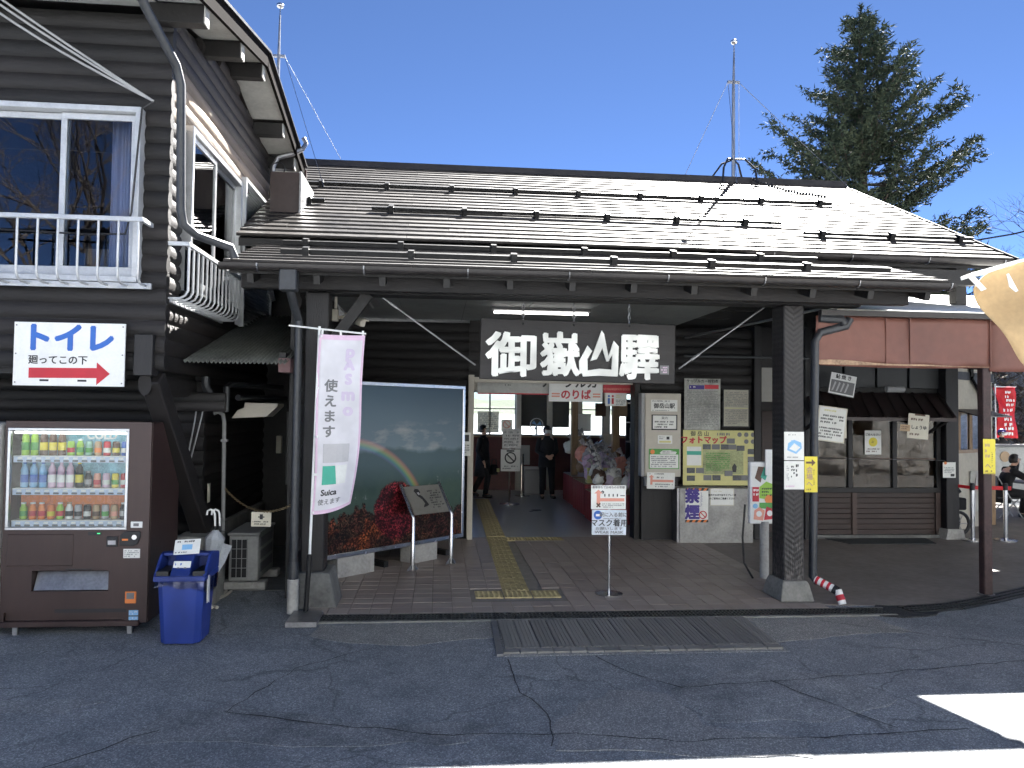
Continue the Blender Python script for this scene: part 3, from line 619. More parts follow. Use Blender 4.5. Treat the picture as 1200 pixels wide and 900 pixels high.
for a, c in ((.62, 1.96), (2.06, 2.72), (2.86, 4.2), (4.34, 5.7)):  # rightmost window added to let more light into the hall
    f = B().box(a, c, 19.33, 19.36, 1.375, 1.41).box(a, c, 19.33, 19.36, 2.46, 2.5).box(a, a+.035, 19.33, 19.36, 1.41, 2.46).box(c-.035, c, 19.33, 19.36, 1.41, 2.46)
    if c-a > 1: f.box((a+c)/2-.02, (a+c)/2+.02, 19.33, 19.36, 1.41, 2.46)
    f.box(a+.035, c-.035, 19.335, 19.355, 2.04, 2.065); f = f.build('window', 'midgrey', st); B().box(a+.035, c-.035, 19.342, 19.348, 1.41, 2.46).build('pane', 'clear_glass', f)
B().box(2.06, 2.72, 19.24, 19.25, 1.62, 2.5).build('roller_blind', 'thin_blind', st); B().box(2.88, 3.3, 19.24, 19.25, 1.6, 2.5).build('roller_blind', 'thin_blind', st)
for x in (2.0, 2.79, 3.55): B().box(x-.06, x+.06, 19.1, 19.28, 0, 2.8).build('hall_post', 'beige', st)
for x, y in ((3.55, 15.2), (4.35, 14.2), (2.98, 16.7)): B().box(x-.07, x+.07, y-.07, y+.07, .016, 2.8).build('hall_post', 'honey_wood', st, bev=.008)
for i, x in enumerate((1.2, 3.4)):
    f = B().box(x-.6, x+.6, 15.9, 16.05, 2.74, 2.8).build('lamp_housing', 'white', st)
    B().tube([(x-.58, 15.97, 2.725), (x+.58, 15.97, 2.725)], .016, 8).build('lamp_tube', 'white', f)
# red-edged white roller board over the doorway
rbx = B().box(.62, 1.95, 12.28, 12.36, 2.28, 2.46).build('door_board', 'soffit_white', st); B().box(.62, 1.95, 12.27, 12.28, 2.265, 2.285).build('trim', 'red', rbx)
# left end: dark cheek wall standing on the roof
B().box(-2.16, -1.79, 9.85, 10.75, 3.9, 4.99).build('cheek_wall', 'tin_brown', st, bev=.01)
B().box(-1.788, -1.765, 9.8, 10.75, 3.9, 4.99).build('flashing', 'steel_dull', st)
# downpipes
dp = B().tube([(-1.42, 7.36, 3.30), (-1.42, 7.36, 3.16), (-1.40, 7.55, 2.98), (-1.385, 7.72, 2.86), (-1.385, 7.72, .33)], .042, 10).build('downpipe', 'pipe_dark', st, smooth=True)
B().box(-1.50, -1.34, 7.29, 7.43, 3.10, 3.30).build('rainwater_head', 'pipe_dark', dp, bev=.01)
B().lathe([(.055, 0.005), (.058, .33), (.048, .34)], 14, (-1.385, 7.72, 0)).build('pipe_foot', 'concrete_pale', dp, smooth=True)
B().lathe([(.05, .33), (.055, .42), (.046, .5)], 12, (-1.385, 7.72, 0)).build('pipe_joint', 'pipe_dark', dp, smooth=True)
dp = B().tube([(4.50, 8.05, 3.06), (4.46, 8.05, 2.98), (4.16, 8.05, 2.90), (4.10, 8.05, 2.80), (4.07, 8.05, .24), (4.10, 8.0, .20)], .045, 10).build('downpipe', 'pipe_dark', st, smooth=True)
pc = B().tube([(4.075, 8.0, .225), (4.20, 7.86, .155)], .042, 10).build('padded_elbow', 'white', st, smooth=True)
for k in range(3):
    a = Vector((4.075, 8.0, .225)); d = Vector((.125, -.14, -.07)); B().tube([a+d*(.06+k*.32), a+d*(.20+k*.32)], .045, 10).build('red_band', 'red', pc, smooth=True)
B().tube([(4.20, 7.86, .155), (4.24, 7.82, .13)], .047, 10).build('clamp', 'black', pc); B().tube([(4.23, 7.82, .15), (4.25, 7.76, .012)], .040, 10).build('spout', 'white', pc, smooth=True); B().tube([(4.237, 7.80, .10), (4.245, 7.775, .05)], .043, 10).build('red_band', 'red', pc, smooth=True)
# lamps under the porch
fl = B().box(.70, 2.05, 10.28, 10.40, 3.36, 3.40).build('tube_lamp', 'midgrey', st); B().tube([(.73, 10.34, 3.335), (2.02, 10.34, 3.335)], .016, 8).build('lamp_tube', emit('porch_tube', (1, .98, .94), 1.6), fl)
fl = B().box(-.98, -.78, 9.0, 10.2, 3.35, 3.40).build('tube_lamp', 'midgrey', st); B().tube([(-.88, 9.05, 3.33), (-.88, 10.15, 3.33)], .016, 8).build('lamp_tube', 'grey', fl)
# stay rods of the name board
for a, c in (((-.70, 8.30, 3.26), (.40, 8.46, 2.50)), ((2.70, 8.46, 2.50), (3.70, 8.30, 3.25))):
    r_ = B().tube([a, c], .010, 6).build('stay_rod', 'steel_dull', st); d = Vector(c)-Vector(a)
    B().tube([Vector(a)+d*.14, Vector(a)+d*.22], .018, 6).build('turnbuckle', 'steel_dull', r_)
# masts on the ridge
def mast(x, base, top, label, guys, legs):
    o = thing('lightning_mast', label, 'mast', (x, RY, base), 'masts on the ridge')
    B().tube([(x, RY, base), (x, RY, base+(top-base)*.62), (x+.01, RY, top-.12)], [.034, .030, .014], 8).build('pole', 'steel_dull', o)
    B().tube([(x+.01, RY, top-.16), (x+.01, RY, top)], .010, 6).build('tip', 'steel_dull', o); B().ball((x+.01, RY, top+.04), .065, 8, (1, 1, .7)).build('ball', 'steel', o, smooth='all')
    gz = base+(top-base)*.72
    B().box(x-.11, x+.11, RY-.02, RY+.02, gz-.02, gz+.02).build('crosshead', 'steel_dull', o)
    for i, g in enumerate(guys): B().tube([(x+(.1 if g[0] > x else -.1), RY, gz), g], .005, 4).build('guy_wire', 'steel_dull', o)
    for dx, dy in legs: B().tube([(x, RY, base+.38), (x+dx*.55, RY+dy*.5, base+.34), (x+dx, RY+dy, base+.14), (x+dx*1.1, RY+dy*1.1, base-.12)], .018, 6).build('leg', 'black_metal', o)
    return o
mast(5.12, RZ_+.02, 8.56, 'tall slim mast with wire stays on the ridge, near the conifer', [(4.2, 14.2, 5.6), (4.75, 11.9, 5.72), (5.75, 14.3, 5.55), (6.6, 11.75, 5.65)], [(-.28, -.28), (.28, -.28), (-.28, .3), (.28, .3)])
mast(-2.76, RZ_-.3, 8.72, 'slim mast rising behind the gable of the log house', [(-1.66, 10.95, 5.13), (-1.3, 14.2, 5.6), (-3.5, 14, 5.5)], [(-.28, -.28), (.28, .3)])
b = B(); P0 = Vector((5.4, 12.8, 6.05)); P1 = Vector((6.05, 11.55, 5.43))
for k in range(26):
    q = P0.lerp(P1, k/25)+Vector((0, 0, -.05*math.sin(PI*k/25)+.03)); b.ball(q, .024, 5)
b.build('lightning_conductor', 'black_metal', roof)
# ================================================================== LOG HOUSE ON THE LEFT
lh = thing('log_house', 'two-storey dark log house with gabled roof and white window rails', 'building', (-4.5, 9.3, 0))
GY, GZ, GS = 9.2, 6.09, .215          # ridge, slope of the gable
def gz(y): return GZ-GS*abs(y-GY)
FW = log_wall(lh, 'front_wall', 'x', 7.14, -7.2, -2.56, 2.33, 5.5, 'log_x', holes=((-4.75, -2.66, 3.08, 4.66),), over=(0, .12))
SWm = lambda z, s: 'weathered_log' if 4.72 < z < 5.18 else 'log_y'
SW = log_wall(lh, 'side_wall', 'y', -2.53, 7.16, 11.4, 2.33, 5.62, SWm, holes=((7.62, 9.5, 3.1, 4.74),), over=(-.02, .05))
for k in range(3):
    z = 5.55+k*LP+.06; d_ = (GZ-.10-z)/GS
    log(SW, (-2.53, max(7.1, GY-d_), z), (-2.53, min(11.4, GY+d_), z), .078, 'log_y')
B().prism([(7.1, 5.4), (11.4, 5.4), (11.4, gz(11.4)-.05), (GY, GZ-.05), (7.1, gz(7.1)-.05)], 'x', -2.62, -2.55).build('gable_board', 'timber_dark', lh)
B().box(-7.2, -2.6, 11.3, 11.4, 0, 5.6).build('rear_wall', 'timber_dark', lh); B().box(-7.2, -7.1, 7.2, 11.3, 2.3, 5.6).build('far_side_wall', 'timber_dark', lh)
B().box(-7.2, -2.58, 7.18, 11.3, 2.28, 2.40).build('upper_floor', 'timber_dark', lh)
rf = B().prism([(6.35, gz(6.35)), (GY, GZ), (11.75, gz(11.75)), (11.75, gz(11.75)+.1), (GY, GZ+.1), (6.35, gz(6.35)+.1)], 'x', -7.6, -2.10).build('roof', 'roof_metal', lh)
for a, c in ((6.33, GY), (GY, 11.77)): B().bar((-2.085, a, gz(a)+.03), (-2.085, c, gz(c)+.03), .035, .17).build('barge_board', 'barge_timber', rf); B().bar((-2.07, a, gz(a)+.125), (-2.07, c, gz(c)+.125), .07, .03).build('edge_flashing', 'black_metal', rf)
B().bar((-2.04, 11.76, gz(11.76)-.02), (-7.6, 11.76, gz(11.76)-.02), .04, .18).build('rear_fascia', 'rust_post', rf)
ys = (7.0, 8.24, 9.2, 10.4, 11.25)
for y in ys: B().box(-2.6, -2.13, y-.06, y+.06, gz(y)-.21, gz(y)-.04).build('purlin', 'timber_dark', rf, bev=.006); 
for y in ys: B().box(-2.128, -2.115, y-.058, y+.058, gz(y)-.208, gz(y)-.042).build('purlin_cap', 'concrete_pale', rf)
for a, c in zip((6.4,)+ys, ys+(11.7,)):
    a2, c2 = a+(.065 if a in ys else 0), c-(.065 if c in ys else 0)
    B().add([(-2.52, a2, gz(a2)-.014), (-2.11, a2, gz(a2)-.014), (-2.11, c2, gz(c2)-.014), (-2.52, c2, gz(c2)-.014)], [(0, 1, 2, 3)]).build('soffit_panel', 'soffit_white', rf, thick=.012)
B().prism([(6.38, gz(6.38)-.014), (7.1, gz(7.1)-.014), (7.1, gz(7.1)-.03), (6.38, gz(6.38)-.03)], 'x', -7.5, -2.55).build('soffit_panel', 'soffit_white', rf)
# ---- front window
wx0, wx1, wz0, wz1 = -4.74, -2.66, 3.09, 4.65
fr = B()
for a in ((wx0, wx1, 6.99, 7.16, wz1-.05, wz1), (wx0, wx1, 6.99, 7.16, wz0, wz0+.05), (wx0, wx0+.045, 6.99, 7.16, wz0+.05, wz1-.05), (wx1-.045, wx1, 6.99, 7.16, wz0+.05, wz1-.05)): fr.box(*a)
win = fr.build('window', 'rail_white', lh, bev=.004)
for a, c, y in ((-4.7, -3.30, 7.09), (-3.36, -2.71, 7.06)):
    s = B().box(a, c, y, y+.03, wz1-.11, wz1-.055).box(a, c, y, y+.03, wz0+.055, wz0+.14).box(a, a+.05, y, y+.03, wz0+.14, wz1-.11).box(c-.05, c, y, y+.03, wz0+.14, wz1-.11).build('sash', 'rail_white', win, bev=.003)
    B().box(a+.05, c-.05, y+.012, y+.018, wz0+.14, wz1-.11).build('pane', 'window_glass', win)
cu = lambda x0, x1, y: (lambda u, v: (x0+(x1-x0)*u, y+.022*math.sin(u*26)+.01*math.sin(u*61), wz0+.12+(1.42)*v))
B().sheet(cu(-3.02, -2.70, 7.30), 60, 1).build('curtain', 'curtain', win, smooth='all', thick=.004); B().sheet(cu(-4.7, -4.2, 7.30), 60, 1).build('curtain', 'curtain', win, smooth='all', thick=.004)
B().box(-3.5, -3.05, 7.9, 8.3, 3.1, 3.55).build('indoor_shelf', 'honey_wood', win)
# ---- rail in front of it
def window_rail(parent, a0, a1, z0, z1, n, place, wall_off, mid=False):
    top = B().bar(place(a0, 0, z1), place(a1, 0, z1), .035, .04).build('rail', 'rail_white', parent, bev=.004)
    B().bar(place(a0, wall_off, z0), place(a1, wall_off, z0), .03, .05).build('foot_rail', 'rail_white', top)
    for k in range(n):
        a = a0+.04+(a1-a0-.08)*k/(n-1)
        B().tube([place(a, 0, z1), place(a, 0, z0+.07), place(a, wall_off*.12, z0+.025), place(a, wall_off*.35, z0), place(a, wall_off, z0)], .0105, 7).build('rail_bar', 'rail_white', top, smooth=True)
    for a in (a0+.01, a1-.01): B().bar(place(a, 0, z1), place(a, wall_off, z1), .03, .035).build('rail_bracket', 'rail_white', top)
window_rail(lh, -4.42, -2.54, 3.06, 3.60, 12, lambda a, o, z: Vector((a, 6.80+o, z)), .22)
window_rail(lh, 7.12, 8.98, 2.98, 3.47, 14, lambda a, o, z: Vector((-2.27-o, a, z)), .2)
B().box(-2.30, -2.295, 7.14, 7.62, 3.05, 3.45).build('clear_panel', 'clear_glass', lh)
# ---- side window with louvred shutter box
sy0, sy1, sz0, sz1 = 7.62, 9.5, 3.12, 4.73
fr = B()
for a in ((sz1-.06, sz1, sy0, sy1), (sz0, sz0+.06, sy0, sy1)): fr.box(-2.58, -2.40, a[2], a[3], a[0], a[1])
fr.box(-2.58, -2.40, sy0, sy0+.05, sz0+.06, sz1-.06); fr.box(-2.58, -2.40, sy1-.05, sy1, sz0+.06, sz1-.06)
win = fr.build('window', 'alu', lh, bev=.004)
for a, c, x in ((7.67, 8.52, -2.46), (8.50, 9.45, -2.50)):
    B().box(x, x+.03, a, c, sz1-.12, sz1-.065).box(x, x+.03, a, c, sz0+.065, sz0+.14).box(x, x+.03, a, a+.05, sz0+.14, sz1-.12).box(x, x+.03, c-.05, c, sz0+.14, sz1-.12).build('sash', 'alu', win)
B().box(-2.448, -2.443, 7.72, 8.47, sz0+.14, sz1-.12).build('pane', 'window_glass', win); B().box(-2.488, -2.483, 8.55, 9.4, sz0+.14, sz1-.12).build('pane', 'window_glass', win)
for k in range(34): B().box(-2.53, -2.50, 7.74, 8.46, 3.28+k*.038, 3.306+k*.038).build('pale_slat', 'rail_white', win)  # thin pale slats set close behind the first sash
B().box(-2.66, -2.655, 8.52, 9.45, 3.2, 4.65).build('dark_room_sheet', 'black', win)  # black sheet stands in for the unlit room behind the far pane
sh = B().box(-2.46, -2.42, 9.5, 11.0, 3.0, 4.78).build('shutter_box', 'alu', lh)
for a in (9.5, 10.98): B().box(-2.42, -2.36, a, a+.05, 2.98, 4.80).build('shutter_frame', 'rail_white', sh)
B().box(-2.42, -2.36, 9.55, 10.98, 4.76, 4.80).build('shutter_frame', 'rail_white', sh)
for k in range(44): B().add([(-2.375, 9.55, 3.02+k*.0395), (-2.375, 10.98, 3.02+k*.0395), (-2.41, 10.98, 3.052+k*.0395), (-2.41, 9.55, 3.052+k*.0395)], [(0, 1, 2, 3)]).build('louvre', 'rail_white', sh, thick=.006)
# ---- downpipe round the corner, hose at the back
B().tube([(-2.50, 6.42, 5.42), (-2.46, 6.5, 5.30), (-2.34, 6.9, 5.00), (-2.32, 6.98, 4.86), (-2.30, 7.0, 3.75), (-2.28, 7.02, 3.62), (-2.20, 7.12, 3.55), (-1.95, 7.33, 3.49), (-1.92, 7.36, 3.40)], .040, 10).build('downpipe', 'pipe_dark', lh, smooth=True)
B().tube([(-2.0, 11.2, 5.9), (-1.96, 11.2, 5.82), (-2.0, 11.15, 5.72), (-2.15, 11.1, 5.62), (-2.32, 11.05, 5.55), (-2.38, 11.02, 5.4), (-2.38, 11.0, 4.5), (-2.38, 11.0, 3.7), (-2.33, 11.0, 3.5)], .034, 8).build('hose', 'steel_dull', lh, smooth=True)
B().tube([(-2.3+.09*math.cos(a*.6), 11.0, 5.38+.09*math.sin(a*.6)) for a in range(12)], .008, 5).build('cable_coil', 'black', lh)
# ---- ground floor set back under the upper storey
G1 = log_wall(lh, 'lower_front_wall', 'x', 8.42, -7.2, -2.56, .66, 2.30, 'log_x', over=(0, .1))
G2 = log_wall(lh, 'lower_side_wall', 'y', -2.56, 8.45, 11.4, .66, 2.62, 'log_y', over=(0, .05))
B().box(-7.2, -2.52, 8.36, 8.6, 0, .66).build('foundation', 'concrete', lh, bev=.01); B().box(-2.72, -2.46, 8.6, 11.4, 0, .66).build('foundation', 'concrete', lh, bev=.01)
B().box(-2.68, -2.52, 7.03, 7.20, 2.27, 2.64).build('hanging_post', 'timber_z', lh, bev=.008)
log(lh, (-2.60, 7.10, 2.20), (-2.60, 8.5, 2.20), .10, 'log_y', 14)
for z in (2.03, 2.12): log(lh, (-7.2, 8.22, z-.02), (-2.2, 8.22, z-.02), .055, 'log_x')
B().bar((-2.56, 7.16, 2.26), (-2.44, 8.36, .70), .17, .17).build('brace', 'log_y', lh, bev=.01)
B().box(-2.62, -2.22, 8.0, 8.42, .0, .70).build('footing', 'concrete', lh, bev=.012)
# ---- corrugated lean-to over the passage
def corr(u, v): return (-2.47+u*.98+v*.0, 7.70+v*2.9, 2.44+v*.80+.013*math.cos(u*2*PI*24))
ln = B().sheet(corr, 192, 6).build('corrugated_awning', M('corrugated', (.13, .135, .12), .5, .2, .35, 3), lh, smooth='all', thick=.003)
B().box(-1.60, -1.48, 7.85, 8.1, 2.36, 2.50).build('awning_board', M('board_pink', (.16, .085, .085), .6), ln); B().box(-1.60, -1.54, 7.9, 10.6, 2.50, 2.56).build('awning_joist', 'timber_dark', ln)
# ---- pipes and boxes in the passage
B().tube([(-2.44, 8.34, 2.32), (-2.44, 8.34, 2.24), (-2.42, 8.33, 2.18), (-2.38, 8.32, 2.13)], .045, 8).build('waste_pipe', 'pipe_dark', lh, smooth=True)
B().tube([(-2.3, 8.62, 1.95), (-2.3, 8.62, 2.22), (-2.28, 8.7, 2.25), (-1.95, 9.8, 2.26)], .036, 8).build('waste_pipe', 'pipe_dark', lh, smooth=True)
B().tube([(-2.2, 8.7, 2.11), (-1.9, 9.8, 2.12)], .034, 8).build('waste_pipe', 'pipe_dark', lh, smooth=True)
B().prism([(-2.30, 1.88), (-1.92, 1.90), (-1.80, 2.02), (-1.80, 2.05), (-2.16, 2.06), (-2.17, 2.0), (-2.24, 1.97)], 'y', 8.85, 9.2).build('vent_hood', 'beige', lh, bev=.005)
cdt = B().tube([(-2.48, 8.80, 1.93), (-2.43, 8.80, 1.95), (-2.38, 8.80, 1.92), (-2.365, 8.80, 1.84), (-2.34, 8.80, .05)], .022, 8).build('conduit', 'grey', lh, smooth=True)
for z in (1.62, .75): B().box(-2.39, -2.32, 8.77, 8.83, z, z+.025).build('pipe_clip', 'steel_dull', cdt)
B().tube([(-2.43, 8.3, 2.1), (-2.46, 8.3, 1.9), (-2.55, 8.3, 1.5), (-2.60, 8.3, 1.28)], .008, 5).build('cable', 'grey', lh); B().tube([(-2.50, 8.3, 2.1), (-2.53, 8.3, 1.85), (-2.62, 8.3, 1.3)], .008, 5).build('cable', 'grey', lh)
B().box(-2.6, -1.5, 11.45, 11.55, 0, 5.0).build('passage_end', 'timber_dark', lh)
for x0, x1, z0, z1, mt in ((-2.05, -1.98, 1.1, 1.9, 'grey'), (-1.86, -1.72, 1.2, 2.0, 'blind'), (-2.18, -2.1, .9, 1.95, 'midgrey'), (-2.32, -2.25, 1.35, 1.6, 'cream')): B().box(x0, x1, 11.35, 11.45, z0, z1).build('meter_box', mt, lh, bev=.006)
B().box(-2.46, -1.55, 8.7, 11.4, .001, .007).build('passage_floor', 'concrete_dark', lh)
B().box(-2.445, -2.44, 8.52, 8.60, .98, 1.18).build('small_plate', 'cream', lh)
# ---- power cable fixed to the corner
pcb = thing('power_cable', 'bundle of pale overhead cables running up from the house corner', 'cable', (-2.55, 6.98, 4.68))
for k, (dz, dx) in enumerate(((0, 0), (.05, .02), (-.07, .0))):
    A = Vector((-2.55, 6.98, 4.70)); E_ = Vector((-4.7+dx, 6.5, 6.02+dz*.6)); P = [A.lerp(E_, i/12)+Vector((0, 0, -(.06, .03, .11)[k]*math.sin(PI*i/12))) for i in range(13)]
    B().tube(P, .011, 5).build('strand', 'grey', pcb)
B().tube([(-2.55, 6.98, 4.70), (-2.64, 6.96, 4.62), (-2.66, 6.95, 4.3), (-2.70, 6.95, 3.7), (-2.74, 6.93, 3.5), (-3.0, 6.90, 3.48), (-3.9, 6.9, 3.50)], .009, 5).build('drop_wire', 'black', pcb)
# ---- toilet sign
poster('toilet_sign', 'white toilet sign with blue lettering and red arrow on the log house', 'sign', -3.66, -2.74, 2.17, 2.72, 7.0, 'white',
       [('t', 'トイレ', .49, .73, .26, 'blue', .012), ('t', '廻ってこの下', .40, .40, .082, 'ink', .0016), ('g', [(.14, .12), (.75, .13), (.75, .02), (.87, .20), (.75, .38), (.75, .29), (.14, .28)], 'red'),
        ('r', .24, .32, .07, .10, 'ink'), ('r', .58, .66, .07, .10, 'ink')] + [('c', a, c, .006, 'midgrey') for a in (.02, .98) for c in (.05, .5, .95)], thick=.015)
# ================================================================== RIGHT: RESTAURANT, AWNING, BEYOND
rs = thing('restaurant', 'dark shopfront with glazed sliding panels under the brown awning', 'building', (7.2, 12.2, 0))
B().box(6.0, 8.3, 12.06, 12.2, 0, 3.5).build('wall', 'timber_dark', rs)
ww = B().box(6.02, 8.24, 11.93, 12.02, .74, .82).box(6.02, 8.24, 11.93, 12.02, 2.04, 2.12)
for x in (6.02, 6.64, 7.40, 8.16): ww.box(x, x+.075, 11.93, 12.02, .82, 2.04)
ww = ww.build('window_frame', 'timber_z', rs, bev=.004)
for a, c in ((6.095, 6.64), (6.715, 7.40), (7.475, 8.16)):
    B().box(a, c, 11.97, 11.975, 1.30, 2.04).build('pane', 'dirty_glass', ww); B().box(a, c, 11.965, 11.97, .82, 1.285).build('pane', 'dirty_glass', ww); B().box(a, c, 11.955, 11.985, 1.285, 1.30).build('glazing_bar', 'brown', ww)
B().box(6.05, 8.2, 12.03, 12.05, .82, 2.04).build('inner_board', M('inner_board', (.05, .042, .037), .7, 0, .4, 2), rs)
for k in range(8): B().box(6.03, 8.16, 11.985+.0*k, 12.03, .06+k*.085, .14+k*.085).build('board', 'brown_panel', rs, bev=.004)
for x in (6.72, 8.16): B().box(x, x+.08, 11.955, 11.985, .05, .74).build('board_post', M('board_post', (.075, .05, .042), .6), rs)
B().box(5.95, 8.24, 11.9, 12.0, 0.008, .06).build('sill', 'concrete_dark', rs)
pp = B().box(8.24, 8.46, 11.80, 12.02, .16, 3.5).build('corner_post', 'timber_z', rs, bev=.008); B().prism([(8.18, .008), (8.52, .008), (8.48, .17), (8.22, .17)], 'y', 11.74, 12.08).build('plinth', 'concrete_pale', pp)
# lean-to of ribbed tin above the panes
tin = B().add([(5.72, 11.28, 1.96), (8.05, 11.28, 1.96), (8.3, 12.02, 2.36), (5.95, 12.02, 2.36)], [(0, 1, 2, 3)]).build('canopy', 'tin_brown', rs, thick=.02)
for k in range(11): B().bar((5.74+k*.228, 11.27, 1.975), (5.97+k*.228, 12.02, 2.375), .03, .035).build('rib', 'tin_brown', tin)
B().bar((5.72, 11.28, 1.94), (8.05, 11.28, 1.94), .03, .05).build('canopy_edge', 'tin_brown', tin)
for a in (5.8, 7.95): B().bar((a, 11.35, 1.93), (a+.1, 11.98, 1.72), .04, .04).build('bracket', 'timber_dark', tin)
# upper strip of panels
for k in range(4): B().box(6.05+k*.56, 6.05+k*.56+.52, 11.98, 12.04, 2.45, 2.86).build('upper_panel', M('upper_panel', (.03, .032, .035), .5), rs, bev=.006)
B().box(6.0, 8.3, 11.93, 12.0, 2.88, 2.97).build('rail', 'timber_dark', rs)
for k in range(3): B().box(6.1+k*.74, 6.1+k*.74+.68, 11.98, 12.04, 3.0, 3.36).build('fanlight', 'alu_dark', rs)
B().tube([(7.15, 11.7, 2.42), (7.45, 11.7, 2.42)], .05, 10).build('rolled_screen', 'grey', rs)
# awning roof on posts
aw = thing('awning', 'brown cloth awning with pale flat roof on thin posts', 'awning', (6.12, 8.12, 0))
B().add([(4.35, 8.04, 3.15), (16, 8.04, 3.13), (16, 12.3, 4.05), (4.35, 12.3, 4.05)], [(0, 1, 2, 3)]).build('roof_sheet', 'hall_white', aw, thick=.03)  # carried on past the right edge of view to shade the apron
B().add([(9.2, 12.34, 4.06), (19, 12.34, 4.06), (19, 19.6, 4.3), (9.2, 19.6, 4.3)], [(0, 1, 2, 3)]).build('added_shade_sheet', 'shade_sheet_pale', aw, thick=.03)  # unseen sheet added to keep the sun off the yard behind
B().box(4.14, 16, 7.98, 8.05, 3.085, 3.145).build('edge_profile', 'gutter', aw)
def val(u, v): return (4.12+u*2.03, 8.06+.012*math.sin(u*9+v*3)+(.02*math.sin(u*23) if v < .1 else 0), 2.545+v*.545+(-.018*math.sin(u*PI) if v < .05 else 0))
B().sheet(val, 40, 8).build('valance', 'awning_cloth', aw, smooth='all', thick=.006)
def val2(u, v): return (6.155+u*9.8, 8.065+.012*math.sin(u*22+v*3), 2.505+v*.575+.05*u*(1-v))
B().sheet(val2, 60, 8).build('valance', 'awning_cloth', aw, smooth='all', thick=.006)
for x in (4.92, 5.2, 6.15): B().box(x-.006, x+.006, 8.035, 8.052, 2.56, 3.08).build('seam', 'awning_cloth', aw)
def hem(u, v): return (4.13+u*2.0, 8.036+.012*math.sin(u*9), 2.55+v*max(.006, (.050+.015*math.sin(u*11))*(1-u*1.1)))
B().sheet(hem, 30, 2).build('hem', 'awning_stain', aw, thick=.004)
B().box(6.085, 6.185, 8.08, 8.18, .008, 3.1).build('post', 'rust_post', aw, bev=.008); B().lathe([(.09, .008), (.09, .02)], 12, (6.135, 8.13, 0)).build('post_foot', 'steel_dull', aw)
B().box(11.9, 12.0, 8.08, 8.18, .008, 3.1).build('post', 'rust_post', aw, bev=.008)
B().bar((6.13, 8.15, 3.0), (6.13, 12.0, 3.55), .06, .1).build('joist', 'timber_dark', aw); B().bar((9.0, 8.15, 3.0), (9.0, 12.0, 3.55), .06, .1).build('joist', 'timber_dark', aw)
B().add([(6.2, 8.1, 2.52), (12, 8.1, 2.52), (12, 11.9, 2.95), (6.2, 11.9, 2.95)], [(0, 1, 2, 3)]).build('lining', 'timber_dark', aw, thick=.01)
B().tube([(4.14, 8.03, 3.06), (4.38, 8.01, 3.05), (4.42, 8.01, 3.0)], .05, 8).build('gutter_outlet', 'pipe_dark', aw)
# cream side building behind
cb = thing('cream_building', 'cream plastered building with dark beams behind the shopfront post', 'building', (9.8, 13.4, 0))
B().add([(8.46, 12.4, 0), (10.35, 13.6, 0), (10.35, 13.6, 3.5), (8.46, 12.4, 3.5)], [(0, 1, 2, 3)]).build('wall', 'cream_wall', cb, thick=.12)
def on(u, z, off=-.08): d = Vector((1.89, 1.2, 0)); n = Vector((d.y, -d.x, 0)).normalized(); p = Vector((8.46, 12.4, 0))+d*u; return (p.x-n.x*off*1., p.y-n.y*off, z)
for a, c in (((0, 2.72), (1, 2.72)), ((.55, 2.72), (.55, 3.5)), ((0, 3.3), (1, 3.3))): B().bar(on(a[0], a[1], -.07), on(c[0], c[1], -.07), .05, .14).build('beam', 'timber_dark', cb)
B().bar(on(.85, 2.2, -.12), on(.55, 2.72, -.12), .05, .1).build('brace', 'timber_dark', cb)
f = B()
for a, c in (((.30, 1.40), (.30, 2.06)), ((.52, 1.40), (.52, 2.06)), ((.74, 1.40), (.74, 2.06)), ((.28, 1.38), (.76, 1.38)), ((.28, 2.08), (.76, 2.08))): f.bar(on(*a, -.09), on(*c, -.09), .06, .06)
f = f.build('window', 'honey_wood', cb); B().add([on(.31, 1.4, -.085), on(.74, 1.4, -.085), on(.74, 2.06, -.085), on(.31, 2.06, -.085)], [(0, 1, 2, 3)]).build('pane', 'dirty_glass', f)
B().add([on(.18, 2.12, -.10), on(.80, 2.12, -.10), on(.80, 2.0, -.55), on(.18, 2.0, -.55)], [(0, 1, 2, 3)]).build('window_hood', 'tin_brown', cb, thick=.02)
B().bar(on(.86, .01, -.10), on(.86, 1.42, -.10), .22, .08).build('timber_panel', 'honey_wood', cb); B().bar(on(.2, 1.38, -.09), on(1, 1.38, -.09), .05, .06).build('rail', 'honey_wood', cb)
# parasol whose torn corner enters at the right
ps = thing('parasol', 'tan canvas parasol with torn flap and white arm at the right edge', 'parasol', (4.75, 4.4, 0))
def can(u, v):
    a = Vector((3.33, 4.50, 2.80)).lerp(Vector((3.70, 4.46, 2.26)), v); c = Vector((4.10, 4.42, 3.06)).lerp(Vector((5.4, 4.1, 2.55)), v)
    p = a.lerp(c, u); p.z += .10*math.sin(PI*u)*(1-v)+.022*math.sin(u*13+v*5)*(1-.5*v); p.y += .05*math.sin(u*7+v*4)+.03*math.sin(v*9); return p
B().sheet(can, 34, 26).build('canopy', 'tarp', ps, smooth='all', thick=.004)
B().add([(3.245, 4.50, 2.872), (3.33, 4.49, 2.905), (3.62, 4.47, 2.99), (3.78, 4.46, 3.02), (3.78, 4.46, 3.005), (3.60, 4.47, 2.965), (3.38, 4.49, 2.885), (3.335, 4.49, 2.875), (3.41, 4.49, 2.80), (3.375, 4.49, 2.785), (3.30, 4.50, 2.868), (3.25, 4.50, 2.852)], [tuple(range(12))]).build('torn_strip', 'paper', ps, thick=.006)
B().add([(3.475, 4.40, 2.88), (3.49, 4.40, 2.885), (3.535, 4.38, 2.775), (3.52, 4.38, 2.765), (3.485, 4.39, 2.80)], [(0, 1, 2, 3, 4)]).build('tear', 'paper', ps, thick=.004)
